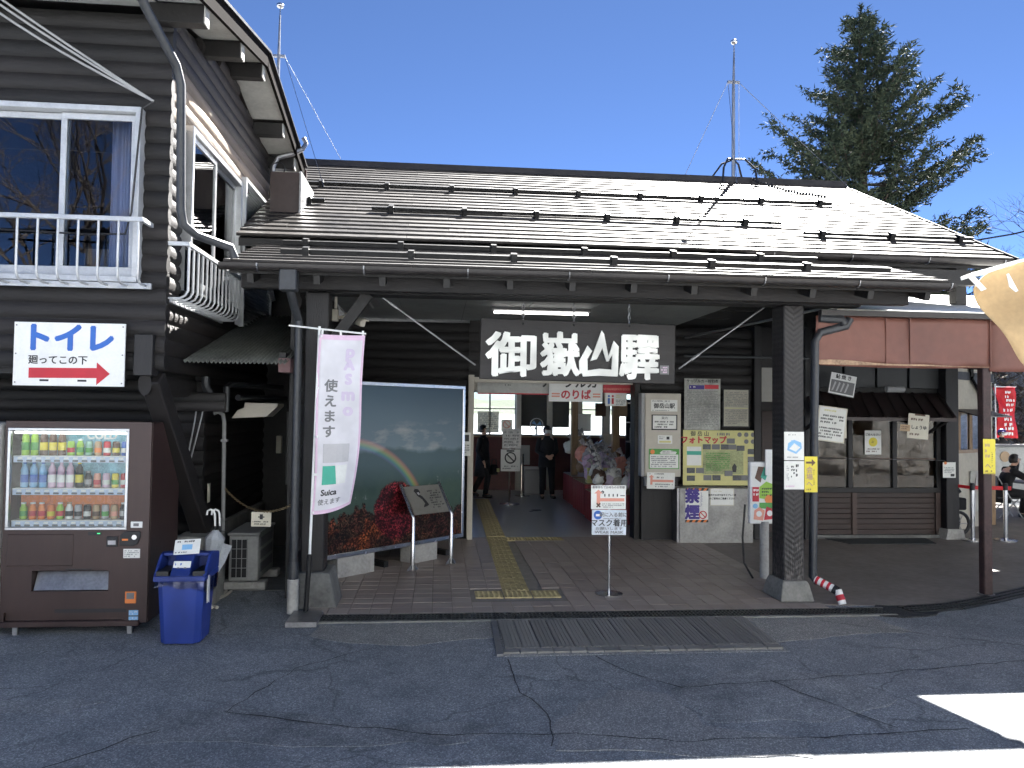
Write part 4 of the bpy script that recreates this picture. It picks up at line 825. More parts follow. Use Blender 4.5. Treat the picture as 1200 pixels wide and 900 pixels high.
B().tube([(4.75, 4.4, .01), (4.75, 4.4, 3.1)], .022, 8).build('pole', 'rail_white', ps); B().lathe([(.28, .0), (.28, .06), (.05, .09)], 20, (4.75, 4.4, 0)).build('foot', 'concrete', ps)
B().tube([(4.75, 4.4, 3.05), (4.1, 4.42, 3.03), (3.7, 4.46, 2.99)], .012, 6).build('arm', 'rail_white', ps)
# red flag, tables and stanchions beyond
def flag(u, v): return (17.0+u*.62+.06*math.sin(v*5), 22+.10*math.sin(u*5+v*7), 1.35+v*1.55)
fg = thing('banner_flag', 'red vertical banner with white lettering by the brown bank', 'flag', (17, 22, 0))
B().sheet(flag, 8, 20).build('cloth', 'flag_red', fg, smooth='all', thick=.006); B().tube([(16.97, 22, 0), (16.97, 22, 3.0)], .02, 6).build('pole', 'white', fg); B().tube([(16.95, 22, 2.92), (17.65, 22, 2.92)], .014, 6).build('top_arm', 'white', fg)
for k, (u_, v_, s_) in enumerate(((.5, .86, .3), (.55, .70, .3), (.45, .5, .36), (.5, .32, .36), (.55, .14, .36))): fine_print(B(), 17.0+u_*.62-s_/2+.02, 17.0+u_*.62+s_/2+.02, 1.35+v_*1.55-s_*.45, 1.35+v_*1.55+s_*.45, 2, 21.86).build('fine_print', 'white', fg)
# ================================================================== OBJECTS IN AND BEFORE THE PORCH
def bbox(me):
    xs = [v.co.x for v in me.vertices]; ys = [v.co.y for v in me.vertices]; return min(xs), max(xs), min(ys), max(ys)
nb = thing('name_board', 'hanging dark wooden board with four large white brushed characters', 'sign', (1.54, 8.45, 2.33))
NBR = Matrix.Translation((1.545, 8.45, 2.67)) @ Matrix.Rotation(.012, 4, 'Y')
o = B().box(-1.10, 1.10, -.03, .03, -.335, .335).build('board', paint_mat('board_wood', (.014, .0125, .013), (.035, .031, .031), .5, 4, .6, (.6, 6, 6), .4, 20), nb, bev=.006); o.matrix_basis = NBR
def brush(ch, x0, x1, z0, z1, bold=.015):
    """thick brush character: the glyph swept round a small circle, outline roughened"""
    me = text_mesh(ch, .5, 0, .006, res=6); a, b_, c, d = bbox(me); out = B(); x0 += bold; x1 -= bold; z0 += bold; z1 -= bold
    base = [(x0+(v.co.x-a)/(b_-a)*(x1-x0), v.co.z, z0+(v.co.y-c)/(d-c)*(z1-z0)) for v in me.vertices]; fs = [tuple(p.vertices) for p in me.polygons]
    for k in range(11):
        rr_ = 0 if k == 0 else bold*(1 if k % 2 else .62); an = k*PI/5; vs_ = []
        for x, y, z in base:
            n_ = noise.noise_vector(Vector((x*22, z*22, 3)))*.007; vs_.append((x+rr_*math.cos(an)*1.1+n_.x, 8.408-y-.0004*k, z+rr_*math.sin(an)+n_.y))
        out.add(vs_, fs)
    bpy.data.meshes.remove(me); return out.build('character', 'white_paint', nb)
paint_mat('white_paint', (.78, .78, .73), (.55, .54, .50), .35, 5, .6, (1, 1, 1), .2, 40, False)
brush('御', .50, 1.07, 2.375, 2.875); brush('嶽', 1.11, 1.555, 2.39, 2.885); brush('驛', 2.0, 2.46, 2.365, 2.87)
mt = B(); s_ = .44/200; ox, oz = 1.55, 2.395
Y = lambda p: [(ox+(a-600)*s_, oz+(290-c)*s_*1.02) for a, c in p]
for i, pl_ in enumerate(([(600, 280), (598, 215), (640, 138), (664, 165), (640, 205), (642, 262)], [(655, 215), (712, 62), (724, 78), (752, 212), (738, 216), (716, 150), (688, 205)],
                         [(738, 216), (775, 112), (800, 140), (797, 288), (764, 262), (768, 180), (748, 214)], [(604, 252), (640, 262), (700, 252), (768, 256), (796, 262), (794, 289), (700, 287), (618, 292)])):
    mt.prism(Y(pl_), 'y', 8.393-.0012*i, 8.42)
mt.build('character', 'white_paint', nb)
B().box(2.47, 2.57, 8.41, 8.42, 2.43, 2.53).build('seal', 'midgrey', nb); fine_print(B(), 2.48, 2.56, 2.44, 2.52, 3, 8.408).build('seal_marks', 'pink', nb)
for x in (.92, 1.49, 2.12):
    b = B()
    for k in range(9):
        z = 3.02+k*.044; r_ = .026; ring = [Vector((x+(r_*.55*math.cos(a*PI/4) if k % 2 else 0), 8.45+(0 if k % 2 else r_*.55*math.cos(a*PI/4)), z+r_*math.sin(a*PI/4))) for a in range(9)]
        b.tube(ring, .006, 5, False)
    b.build('chain', 'steel_dull', nb); B().ball((x, 8.415, 2.965), .012, 6).build('bolt', 'black', nb)
# ---- security camera
cc = thing('security_camera', 'pale security camera on a bracket under the porch ceiling', 'camera', (-1.14, 8.55, 3.4))
B().tube([(-1.14, 8.55, 3.39), (-1.14, 8.55, 3.10)], .016, 7).build('stem', 'beige', cc); B().box(-1.20, -1.11, 8.50, 8.60, 2.96, 3.09).build('junction_box', 'beige', cc, bev=.008)
B().tube([(-1.11, 8.55, 3.0), (-1.02, 8.52, 3.01), (-.97, 8.50, 2.99)], .018, 7).build('arm', 'beige', cc); B().tube([(-1.13, 8.55, 3.15), (-1.06, 8.58, 3.07), (-.99, 8.52, 3.0)], .008, 5).build('cable', 'grey', cc)
B().bar((-1.0, 8.52, 3.0), (-.82, 8.36, 2.92), .075, .075).build('housing', 'beige', cc, bev=.01); B().bar((-1.0, 8.52, 3.045), (-.79, 8.33, 2.95), .09, .012).build('hood', 'beige', cc)
# ---- hanging banner on a leaning pole
bn = thing('banner', 'tall white banner with pink border and letters by the left porch pillar', 'banner', (-1.2, 7.6, .6))
def cloth(u, v):     # u across, v up (0..1); the sheet bellies and its foot swings out
    x = -1.155+u*(.43-.06*(1-v))-.045*(1-v)+.03*math.sin(v*PI)*u+.012*math.sin(v*PI*2)
    y = 7.58+.05*math.sin(u*PI)*(.5+.5*math.sin(v*7))-.04*u*(1-v)+.015*math.sin(v*11+u*3)
    return Vector((x, y, .98+v*1.74-.02*u*(1-v)+(.13*u*u*(1-v)**3)))
B().sheet(cloth, 12, 40).build('cloth', 'banner_cloth', bn, smooth='all', thick=.002)
def on_cloth(co): p = cloth(co.x, co.z); return p+Vector((0, -.004+co.y, 0))
for a, c, d, e in ((0, .045, 0, 1), (.955, 1, 0, 1), (0, 1, .972, 1), (0, 1, 0, .02)):
    B().sheet(lambda u, v: cloth(a+(c-a)*u, d+(e-d)*v)+Vector((0, -.003, 0)), 2 if c-a < .1 else 12, 40 if e-d > .5 else 2).build('border', 'pink', bn, smooth='all')
def banner_text(s, u, v, size, mat, bold, sx=1., lsp=1.):
    me = text_mesh(s, size, bold, 0, lsp=lsp)
    for q in me.vertices:
        q.co = on_cloth(Vector((u+q.co.x*sx/.42, 0, v+q.co.y/1.74)))
    me.materials.clear(); me.materials.append(MC[mat]); link(bpy.data.objects.new('lettering', me), bn)
for ch, v_ in zip('pASmo', (.905, .83, .75, .665, .58)): banner_text(ch.upper() if ch in 'AS' else ch, .70, v_, .135 if ch in 'AS' else .165, 'lilac', .009, 1.0)
for k, (ch, v_) in enumerate(zip('使えます', (.71, .625, .54, .455))): banner_text(ch, .32-k*.012, v_, .125, 'midgrey', .004)
banner_text('Suica', .36, .115, .080, 'ink', .003); banner_text('使えます', .40, .062, .060, 'midgrey', .001)
for a, c, d, e, mt_ in ((.17, .76, .285, .39, 'silver'), (.17, .74, .16, .268, 'paper'), (.17, .52, .161, .267, 'teal')):
    B().sheet(lambda u, v: cloth(a+(c-a)*u-(.06*v if mt_ == 'teal' and u > .5 else 0), d+(e-d)*v)+Vector((0, -.005 if mt_ == 'teal' else -.0035, 0)), 4, 4).build('card_print', mt_, bn)
banner_text('Suica', .33, .178, .036, 'white', .001)
B().tube([(-1.215, 7.6, .50), (-1.165, 7.6, 2.80)], .013, 8).build('pole', 'white', bn); B().tube([(-1.215, 7.6, .60), (-1.245, 7.62, .01)], .024, 8).build('pole_socket', 'black_metal', bn)
B().tube([(-1.46, 7.62, 2.805), (-1.16, 7.6, 2.775), (-.715, 7.58, 2.735)], .009, 6).build('top_arm', 'white', bn)
for v_ in (.99, .70, .43, .22, .01):
    p = cloth(0, v_); z = p.z; B().bar((-1.205+.0217*(z-.6)-.012, 7.6, z), (p.x+.02, p.y, z), .02, .022).build('loop', 'white', bn)
for u_ in (.05, .45, .95): p = cloth(u_, 1); B().bar(p, (p.x, 7.59, p.z+.045), .02, .006).build('loop', 'white', bn)
B().box(-1.36, -1.08, 7.22, 7.64, .005, .05).build('foot_plate', 'steel_dull', bn)
# ---- landscape panel
pn = thing('landscape_picture', 'large framed landscape photo with rainbow and red maples, set at an angle', 'picture', (-.5, 9.9, 0))
PW, PH = 2.30, 1.98; pm = Matrix.Translation((-1.30, 9.03, .31)) @ Matrix.Rotation(math.atan2(1.62, 1.62), 4, 'Z')
def pbox(name, mat, *a, **k): o = B().box(*a).build(name, mat, pn, **k); o.matrix_basis = pm; return o
pbox('print', 'landscape_print', 0, PW, 0, .02, 0, PH); pbox('backing', 'timber_dark', -.02, PW+.02, .022, .07, -.02, PH+.02)
for a in ((-.045, PW+.045, -.02, .05, PH, PH+.045), (-.045, PW+.045, -.02, .05, -.055, 0), (-.045, 0, -.02, .05, 0, PH), (PW, PW+.045, -.02, .05, 0, PH)): pbox('frame', 'steel', *a, bev=.004)
pbox('foot_block', 'concrete_pale', .22, .78, .0, .25, -.30, -.06, bev=.008); pbox('foot_block', 'concrete_pale', 1.42, 1.86, .0, .25, -.30, -.06, bev=.008)
for x in (.1, 1.0, 2.1): pbox('strut', 'timber_dark', x, x+.07, .08, .5, -.30, -.22)
# ---- steel information stand
isd = thing('information_stand', 'steel tube stand with tilted plaque showing a seated figure', 'sign', (-.05, 9.83, 0))
im = Matrix.Translation((-.29, 9.63, 0)) @ Matrix.Rotation(math.atan2(.41, .48), 4, 'Z'); IW = .63
for x in (0, IW):
    pt = [im @ Vector(q) for q in ((x, 0, .01), (x, 0, .66), (x, .03, .70), (x, .26, 1.03), (x, .27, 1.045))]; B().tube(pt, .026, 10).build('post', 'steel', isd, smooth=True)
    for q in ((-.10, 0), (.10, 0), (0, .10), (0, -.10)): B().add([im @ Vector((x+q[0], q[1], .012)), im @ Vector((x, 0, .012)), im @ Vector((x, 0, .12))], [(0, 1, 2)]).build('fin', 'steel_dull', isd, thick=.006)
    o = B().box(x-.10, x+.10, -.10, .10, .008, .016).build('base_plate', 'steel_dull', isd); o.matrix_basis = im
tm_ = im @ Matrix.Translation((.03, .02, .69)) @ Matrix.Rotation(-math.atan2(.23, .33), 4, 'X')
def tb2(name, mat, bb): o = bb.build(name, mat, isd); o.matrix_basis = tm_; return o
tb2('plaque', M('plaque', (.26, .25, .225), .35, .5, .1, 3), B().box(0, IW-.06, -.008, .008, 0, .40))
fig = [(.13, .33), (.16, .36), (.21, .35), (.225, .31), (.20, .27), (.235, .24), (.27, .17), (.29, .12), (.25, .10), (.19, .09), (.215, .125), (.235, .14), (.215, .20), (.185, .235), (.165, .25), (.15, .29)]
tb2('figure_print', 'ink', B().prism(fig, 'y', -.0105, -.0085)); tb2('fine_print', 'ink', fine_print(B(), .34, .54, .06, .33, 8, -.0095, .5)); tb2('face_print', 'silver', B().prism([(.165, .30), (.20, .31), (.205, .275), (.18, .265)], 'y', -.012, -.0107))
# ---- mask notice on a stand
ms = thing('mask_notice_stand', 'round-footed steel stand with two white mask notices before the doorway', 'sign stand', (1.88, 8.31, 0))
B().lathe([(.15, .02), (.15, .028), (.03, .04)], 28, (1.88, 8.31, 0)).build('foot', 'steel', ms, smooth=True); B().tube([(1.88, 8.31, .035), (1.88, 8.31, .95)], .016, 10).build('pole', 'steel', ms, smooth=True)
a = poster('notice', None, None, 1.67, 2.055, .94, 1.20, 8.285, 'paper', [('t', '乗車待ちでお待ちのお客様', .5, .91, .030, 'midgrey', .0005), ('g', [(.16, .22), (.26, .22), (.26, .33), (.96, .33), (.96, .46), (.26, .46), (.26, .66), (.33, .66), (.21, .82), (.09, .66), (.16, .66)], 'salmon'),
    ('t', '↑', .33, .70, .05, 'ink', .002)]+[('r', .38+k*.12, .41+k*.12, .53, .64, 'ink') for k in range(4)]+[('r', .84, .97, .55, .59, 'midgrey'), ('p', .32, .97, .06, .26, 3, 'midgrey'), ('t', '×', .21, .15, .10, 'brown', .004)], parent=ms)
poster('notice', None, None, 1.68, 2.06, .665, .935, 8.284, M('paper_blue', (.62, .67, .74), .5), [('c', .17, .79, .048, 'blue'), ('r', .11, .23, .74, .83, 'white'), ('t', '駅に入る前に', .62, .80, .052, 'midgrey', .0012), ('p', .33, .93, .62, .68, 1, 'midgrey'),
    ('t', 'マスク着用', .50, .46, .083, 'ink', .0016), ('t', 'お願いします', .5, .25, .034, 'midgrey', .0004, 1.5), ('t', 'WEAR MASK', .5, .10, .040, 'midgrey', .0006, 1.4)], parent=ms, tilt=.012)
# ---- posters on the log wall
cab = thing('notice_cabinet', 'tall beige wall cabinet with pasted notices right of the doorway', 'cabinet', (3.47, 11.7, 1.0))
B().box(3.19, 3.76, 11.66, 11.90, 1.01, 2.30).build('body', 'beige', cab, bev=.008); B().box(3.135, 3.192, 11.68, 11.90, 1.01, 2.30).build('side', 'grey', cab, bev=.004)
poster('name_card', None, None, 3.28, 3.70, 2.02, 2.20, 11.652, 'paper', [('t', '御岳山駅', .5, .45, .085, 'ink', .002), ('p', .05, .95, .80, .98, 1, 'midgrey'), ('p', .05, .95, .02, .14, 1, 'midgrey')], parent=cab)
poster('fare_card', None, None, 3.29, 3.70, 1.73, 1.97, 11.652, 'ink', [('r', .05, .95, .08, .94, 'paper'), ('p', .12, .9, .12, .62, 3, 'ink'), ('t', '案内', .5, .77, .05, 'ink')], parent=cab)
poster('small_card', None, None, 3.39, 3.62, 1.52, 1.65, 11.652, 'paper', [('r', .1, .9, .12, .35, 'pale_yellow'), ('r', .6, .8, .5, .85, 'ink'), ('p', .1, .5, .5, .9, 2, 'midgrey')], parent=cab)
poster('green_card', None, None, 3.25, 3.73, 1.13, 1.44, 11.652, 'green', [('r', .03, .97, .04, .72, 'paper'), ('g', [(.35, .80), (.45, .92), (.70, .93), (.92, .85), (.88, .73), (.4, .74)], 'paper'), ('c', .12, .85, .035, 'orange'), ('p', .07, .9, .08, .66, 6, 'midgrey'), ('p', .45, .88, .76, .90, 2, 'midgrey')], parent=cab)
poster('route_notice', 'white notice with pink arrow hanging below the beige cabinet', 'notice', 3.21, 3.65, .83, 1.08, 11.62, 'paper', [('p', .05, .95, .86, .98, 1, 'ink'), ('g', [(.12, .25), (.2, .25), (.2, .42), (.95, .42), (.95, .56), (.2, .56), (.2, .7), (.26, .7), (.16, .85), (.06, .7), (.12, .7)], 'salmon'), ('p', .35, .95, .62, .78, 1, 'ink'), ('p', .3, .95, .08, .35, 2, 'midgrey')], tilt=.02)
B().box(3.2, 3.27, 11.69, 11.76, .86, 1.0).build('switch_box', 'grey', cab)
poster('timetable', 'grey cable car timetable poster under wrinkled film, upper row', 'poster', 3.88, 4.47, 1.735, 2.55, 11.87, M('tt_paper', (.30, .30, .27), .35, 0, .35, 4), [('t', 'ケーブルカー時刻表', .5, .945, .058, 'ink', .0012), ('r', .13, .55, .79, .87, 'navy'), ('r', .56, .95, .80, .88, 'red'), ('p', .08, .95, .06, .77, 22, 'midgrey'), ('p', .16, .5, .81, .86, 1, 'paper')])
poster('yellow_notice', 'small framed notice of close-set type beside the timetable', 'notice', 4.51, 4.95, 1.78, 2.39, 11.87, 'ink', [('r', .04, .96, .03, .98, 'tt_notice' if 'tt_notice' in MC else M('tt_notice', (.36, .34, .27), .5)), ('p', .1, .92, .54, .93, 9, 'midgrey'), ('p', .1, .92, .08, .47, 9, 'midgrey'), ('r', .06, .94, .495, .51, 'pale_yellow')])
mp_items = [('t', '御 岳 山', .22, .93, .085, 'ink', .001), ('t', 'フォトマップ', .27, .815, .125, 'red', .006), ('r', .05, .24, .36, .70, 'paper'), ('r', .05, .24, .55, .62, 'teal'), ('r', .26, .80, .20, .64, M('map_green', (.34, .36, .18), .6, 0, .35, 5)), ('p', .45, .72, .89, .97, 1, 'midgrey')]
mp_items += [('c', u_, v_, .036, 'midgrey') for u_, v_ in ((.75, .925), (.84, .925), (.93, .925), (.84, .80), (.93, .80))]
mp_items += [('r', u_, u_+.105, v_, v_+.095, 'midgrey' if i % 2 else M('photo_dark', (.05, .055, .06), .4, 0, .6, 30)) for i, (u_, v_) in enumerate(((.26, .65), (.38, .65), (.50, .65), (.60, .65), (.71, .63), (.58, .76), (.86, .57), (.86, .43), (.05, .22), (.17, .22), (.05, .08), (.27, .09), (.39, .09), (.55, .17), (.66, .09), (.77, .09), (.86, .22)))]
mp_items += [('g', [(.66, .24), (.70, .24), (.71, .34), (.68, .40), (.65, .33)], 'ink'), ('p', .30, .62, .26, .60, 9, 'green')]
poster('photo_map', 'large yellow photo map board with red title beneath the timetable', 'map board', 3.86, 5.09, .86, 1.73, 11.86, 'pale_yellow', mp_items)
gp = thing('cable_cabinet', 'waist-high grey concrete box below the yellow map board', 'cabinet', (4.26, 11.7, 0))
B().box(3.69, 4.86, 11.50, 11.84, .01, .845).build('body', 'concrete_pale', gp, bev=.01); B().box(3.66, 3.69, 11.52, 11.84, .01, .85).build('corner_trim', 'steel_dull', gp)
hz_ = [('g', [(k*.25+.02, .0), (k*.25+.14, .0), (k*.25+.22, .075), (k*.25+.10, .075)], 'orange') for k in range(4)]+[('g', [(k*.25+.02, .925), (k*.25+.14, .925), (k*.25+.22, 1), (k*.25+.10, 1)], 'orange') for k in range(4)]
poster('no_smoking_notice', 'white no smoking notice with purple characters and striped edges on grey box', 'notice', 3.78, 4.14, .33, .85, 11.493, 'paper', [('r', 0, 1, 0, .075, 'ink'), ('r', 0, 1, .925, 1, 'ink')]+hz_+[('t', '禁', .30, .75, .23, 'navy', .012), ('t', '煙', .30, .27, .23, 'navy', .012), ('o', .76, .22, .055, 'red'), ('p', .66, .74, .45, .88, 12, 'navy')])
poster('spray_notice', 'small white two-line notice on the grey box', 'notice', 4.17, 4.55, .585, .85, 11.493, 'cream', [('r', .03, .97, .04, .96, 'paper'), ('t', '室内でのガス缶やスプレー等', .5, .60, .034, 'ink', .001), ('t', 'のご使用はご遠慮ください', .5, .40, .034, 'ink', .001), ('p', .15, .7, .75, .88, 1, 'cream')])
# pillar notices
poster('pillar_notice', 'white notice with pale blue drawing, upper one on the porch pillar', 'notice', 3.722, 3.945, 1.505, 1.81, 7.992, 'paper', [('p', .2, .85, .86, .93, 1, 'grey'), ('g', [(.15, .35), (.6, .22), (.88, .42), (.85, .62), (.5, .72), (.2, .6)], 'light_blue'), ('g', [(.25, .4), (.58, .30), (.8, .45), (.5, .6)], 'paper'), ('r', .35, .45, .55, .7, 'light_blue'), ('p', .15, .85, .06, .14, 1, 'grey')])
poster('pillar_notice', 'white handwritten notice, lower one on the porch pillar', 'notice', 3.722, 3.945, 1.19, 1.495, 7.992, 'paper', [('p', .58, .82, .42, .92, 3, 'ink'), ('p', .34, .52, .40, .86, 4, 'ink'), ('p', .1, .9, .06, .16, 1, 'pink'), ('p', .12, .25, .3, .85, 8, 'grey')])
def yellow_sign(label, x, y, z0, z1, flip):
    g = [(.12, .80), (.12, .86), (.55, .86), (.55, .93), (.85, .83), (.55, .73), (.55, .80)] if flip else [(.1, .015), (.9, .015), (.9, .03), (.1, .03)]
    return poster('arrow_sign', label, 'sign', x, x+.145, z0, z1, y, 'yellow', [('g', g, 'brown'), ('t', '会\n場\nへ' if flip else 'へ', .38, .42 if flip else .22, .075, 'tan', .002)]+([] if flip else [('p', .15, .58, .28, .9, 4, 'tan')])+[('p', .68, .80, .2, .7, 9, 'brown'), ('p', .15, .85, .04, .12, 1, 'brown')], group='yellow arrow signs')
yellow_sign('yellow arrow sign on the grey downpipe beside the porch pillar', 3.95, 7.99, 1.16, 1.545, True)
yellow_sign('yellow vertical sign tied to the rust-brown awning post', 6.065, 8.06, 1.36, 1.75, False)
# ---- ice cream sign on its stand
ic = thing('ice_cream_sign', 'narrow lit-box style ice cream sign on a grey post behind the pillar', 'sign', (3.92, 9.02, 0))
B().tube([(3.95, 9.02, .0), (3.95, 9.02, .7)], .055, 12).build('post', 'concrete_pale', ic, smooth=True); B().box(3.76, 4.10, 9.0, 9.08, .67, 1.42).build('box', 'white', ic, bev=.02, seg=3)
ipl = poster('face', None, None, 3.79, 4.08, .70, 1.37, 8.996, 'paper', [('g', [(.10, .78), (.35, .70), (.50, .98), (.25, .99)], 'brown'), ('g', [(.35, .80), (.55, .74), (.75, .95), (.5, .98)], 'teal'), ('g', [(.30, .42), (.95, .38), (.95, .66), (.6, .72), (.30, .62)], 'lime'), ('r', .0, .28, .36, .62, 'red'), ('p', .04, .24, .38, .60, 3, 'white'), ('p', .40, .9, .45, .62, 3, 'ink'), ('c', .72, .40, .055, 'orange'), ('g', [(.30, .24), (.95, .22), (.95, .34), (.30, .34)], 'green'), ('g', [(.05, .04), (.45, .02), (.52, .2), (.3, .26), (.08, .2)], 'salmon'), ('g', [(.5, .03), (.95, .05), (.97, .22), (.6, .27)], 'red'), ('c', .28, .14, .035, 'white'), ('c', .74, .15, .035, 'white'), ('c', .12, .28, .03, 'light_blue')], parent=ic)
B().box(3.94, 4.06, 8.96, 8.98, 1.26, 1.57).build('leaflet_sheet', 'white', ic); B().tube([(3.72, 9.05, .9), (3.69, 9.05, .5), (3.70, 9.03, .2), (3.80, 9.0, .02)], .012, 6).build('cord', 'black', ic)
# ---- notices at the restaurant
poster('hand_sign', 'pale yellow handwritten sheet hanging tilted at the left of the panes', 'notice', 5.35, 5.78, 1.64, 2.14, 10.5, 'cream', [('r', .04, .96, .03, .97, 'paper'), ('p', .2, .85, .84, .93, 1, 'pale_yellow'), ('p', .1, .92, .50, .78, 3, 'ink'), ('p', .08, .9, .08, .42, 4, 'ink')], tilt=.12)
poster('shop_poster', 'small orange and cream poster behind the left pane', 'poster', 6.33, 6.62, 1.62, 2.0, 11.945, 'cream', [('p', .1, .9, .7, .92, 2, 'orange'), ('r', .1, .9, .35, .55, 'grey'), ('p', .1, .9, .08, .3, 2, 'brown')])
poster('sorry_card', 'white card with round yellow face on the middle pane', 'notice', 6.93, 7.21, 1.36, 1.75, 11.945, 'paper', [('t', 'ごめんなさい', .5, .82, .044, 'ink', .001), ('c', .5, .52, .075, 'yellow'), ('p', .08, .92, .08, .28, 2, 'brown'), ('p', .4, .6, .48, .58, 2, 'brown')])
poster('menu_card', 'tilted cream menu sheet with soy sauce offer at the right pane', 'notice', 7.18, 7.52, 1.66, 2.04, 11.2, 'cream', [('p', .12, .9, .70, .86, 1, 'brown'), ('t', 'しょうゆ', .52, .45, .066, 'ink', .002), ('p', .1, .9, .1, .25, 1, 'brown'), ('r', .3, .8, .93, 1.0, 'brown')], tilt=.08)
poster('price_tag', 'small brown tag stuck at the edge of the menu sheet', 'notice', 7.06, 7.22, 1.77, 1.87, 11.19, 'tan', [('p', .1, .9, .2, .8, 2, 'brown')], tilt=.08)
poster('fish_sign', 'framed white grilled fish sign leaning above the tin canopy', 'sign', 6.06, 6.5, 2.34, 2.69, 11.5, 'ink', [('g', [(.02, .03), (.98, .03), (.98, .97), (.02, .97)], 'white'), ('r', .06, .94, .1, .66, 'midgrey'), ('t', '鮎 焼 き', .5, .82, .075, 'ink', .002)]+[('g', [(.12+k*.16, .15), (.18+k*.16, .18), (.26+k*.16, .55), (.20+k*.16, .60)], 'silver') for k in range(4)], tilt=.18)
poster('post_card', 'small white card with a figure stuck on the dark corner post', 'notice', 8.17, 8.39, 1.0, 1.25, 11.79, 'paper', [('c', .2, .95, .025, 'orange'), ('p', .1, .9, .3, .7, 4, 'midgrey'), ('r', .6, .9, .08, .25, 'ink')])
B().tube([(6.0, 11.9, 1.30), (8.2, 11.78, 1.28)], .006, 5).build('stretched_wire', 'steel_dull', rs)
dm = B().prism([(6.35, 11.35), (7.75, 11.35), (7.9, 11.85), (6.2, 11.85)], 'z', .0085, .02).build('door_mat', 'rubber_mat'); tag(dm, 'dark rubber mat on the ground before the shop panes', 'mat')
# ---- stanchions with a red belt
for x, y, l in ((8.55, 11.62, 'steel belt stanchion beside the dark corner post'), (9.10, 11.60, 'steel belt stanchion seen just right of the awning post')):
    s = thing('stanchion', l, 'stanchion', (x, y, 0), 'stanchions of the red belt barrier')
    B().lathe([(.17, .01), (.17, .03), (.04, .05)], 24, (x, y, 0)).build('foot', 'steel', s, smooth=True); B().tube([(x, y, .04), (x, y, .90)], .032, 12).build('post', 'steel', s, smooth=True); B().lathe([(.04, .82), (.04, .9), (.03, .93)], 12, (x, y, 0)).build('head', 'black', s)
    if x < 9:
        B().bar((8.58, 11.62, .86), (9.2, 11.60, .85), .012, .06).build('belt', 'flag_red', s); B().bar((8.52, 11.62, .86), (8.40, 11.9, .87), .012, .05).build('belt', 'flag_red', s)
hc = thing('handcart', 'black wheeled cart parked behind the belt barrier', 'cart', (8.75, 12.3, 0))
for y in (12.2, 12.45):
    B().tube([(8.72+.19*math.cos(a*PI/12), y, .2+.19*math.sin(a*PI/12)) for a in range(25)], .028, 6, False).build('tyre', 'black', hc, smooth='all')
    for k in range(6): B().tube([(8.72, y, .2), (8.72+.18*math.cos(k*PI/3), y, .2+.18*math.sin(k*PI/3))], .006, 5).build('spoke', 'steel_dull', hc)
B().tube([(8.72, 12.32, .2), (8.62, 12.32, .55), (8.85, 12.32, .72), (8.66, 12.32, .98)], .02, 7).build('frame', 'black', hc); B().box(8.6, 8.9, 12.22, 12.42, .42, .62).build('tray', 'coat', hc, bev=.02); B().tube([(8.55, 12.32, 1.0), (8.72, 12.32, .95)], .022, 7).build('handle', 'black', hc)
# ---- vending machines
vm = thing('vending_machine', 'dark brown drinks vending machine with lit display of bottles and cans', 'vending machine', (-3.14, 7.45, 0))
X0, X1, VY = -3.755, -2.53, 7.10; ww0, ww1, wz0_, wz1_ = -3.72, -2.73, .925, 1.79
body = B().box(X0, X1, VY+.30, VY+.75, .10, 1.86); body.box(X0, ww0, VY, VY+.30, .10, 1.86).box(ww1, X1, VY, VY+.30, .10, 1.86).box(ww0, ww1, VY, VY+.30, wz1_, 1.86)
for a in ((ww0, ww1, VY, VY+.30, .56, wz0_), (ww0, -3.50, VY, VY+.30, .38, .56), (-2.86, ww1, VY, VY+.30, .38, .56), (ww0, ww1, VY, VY+.30, .20, .38), (-3.50, -2.86, VY+.12, VY+.30, .38, .56), (ww0, ww1, VY+.03, VY+.30, .10, .20)): body.box(*a)
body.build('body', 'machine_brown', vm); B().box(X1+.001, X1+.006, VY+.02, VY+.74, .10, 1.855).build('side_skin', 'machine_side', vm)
B().box(X0-.01, X1-.06, VY-.02, VY+.2, .075, .125).build('plinth_bar', 'machine_side', vm, bev=.006)
for x in (X0+.12, X1-.15): B().box(x-.02, x+.02, VY+.02, VY+.06, .0, .08).build('foot', 'steel_dull', vm)
fr = B()
for a in ((ww0-.012, ww1+.012, wz1_-.012, wz1_+.012), (ww0-.012, ww1+.012, wz0_-.012, wz0_+.012)): fr.box(a[0], a[1], VY-.012, VY+.03, a[2], a[3])
for x in (ww0, ww1): fr.box(x-.012, x+.012, VY-.0115, VY+.03, wz0_+.012, wz1_-.012)
fr.build('window_frame', 'alu', vm, bev=.004); B().box(ww0+.01, ww1-.01, VY+.004, VY+.009, wz0_+.01, wz1_-.01).build('display_glass', 'clear_glass', vm)
B().tube([(ww0+.03, VY+.03, wz1_-.03), (ww1-.03, VY+.03, wz1_-.03)], .011, 8).build('display_lamp', emit('display_glow', (1, .98, .95), .9), vm)
rows = [1.51, 1.225, .945]                                            # shelf heights
M('back_blue', (.30, .55, .75), .6, 0, .35, 9); M('back_orange', (.80, .25, .10), .6, 0, .25, 9)
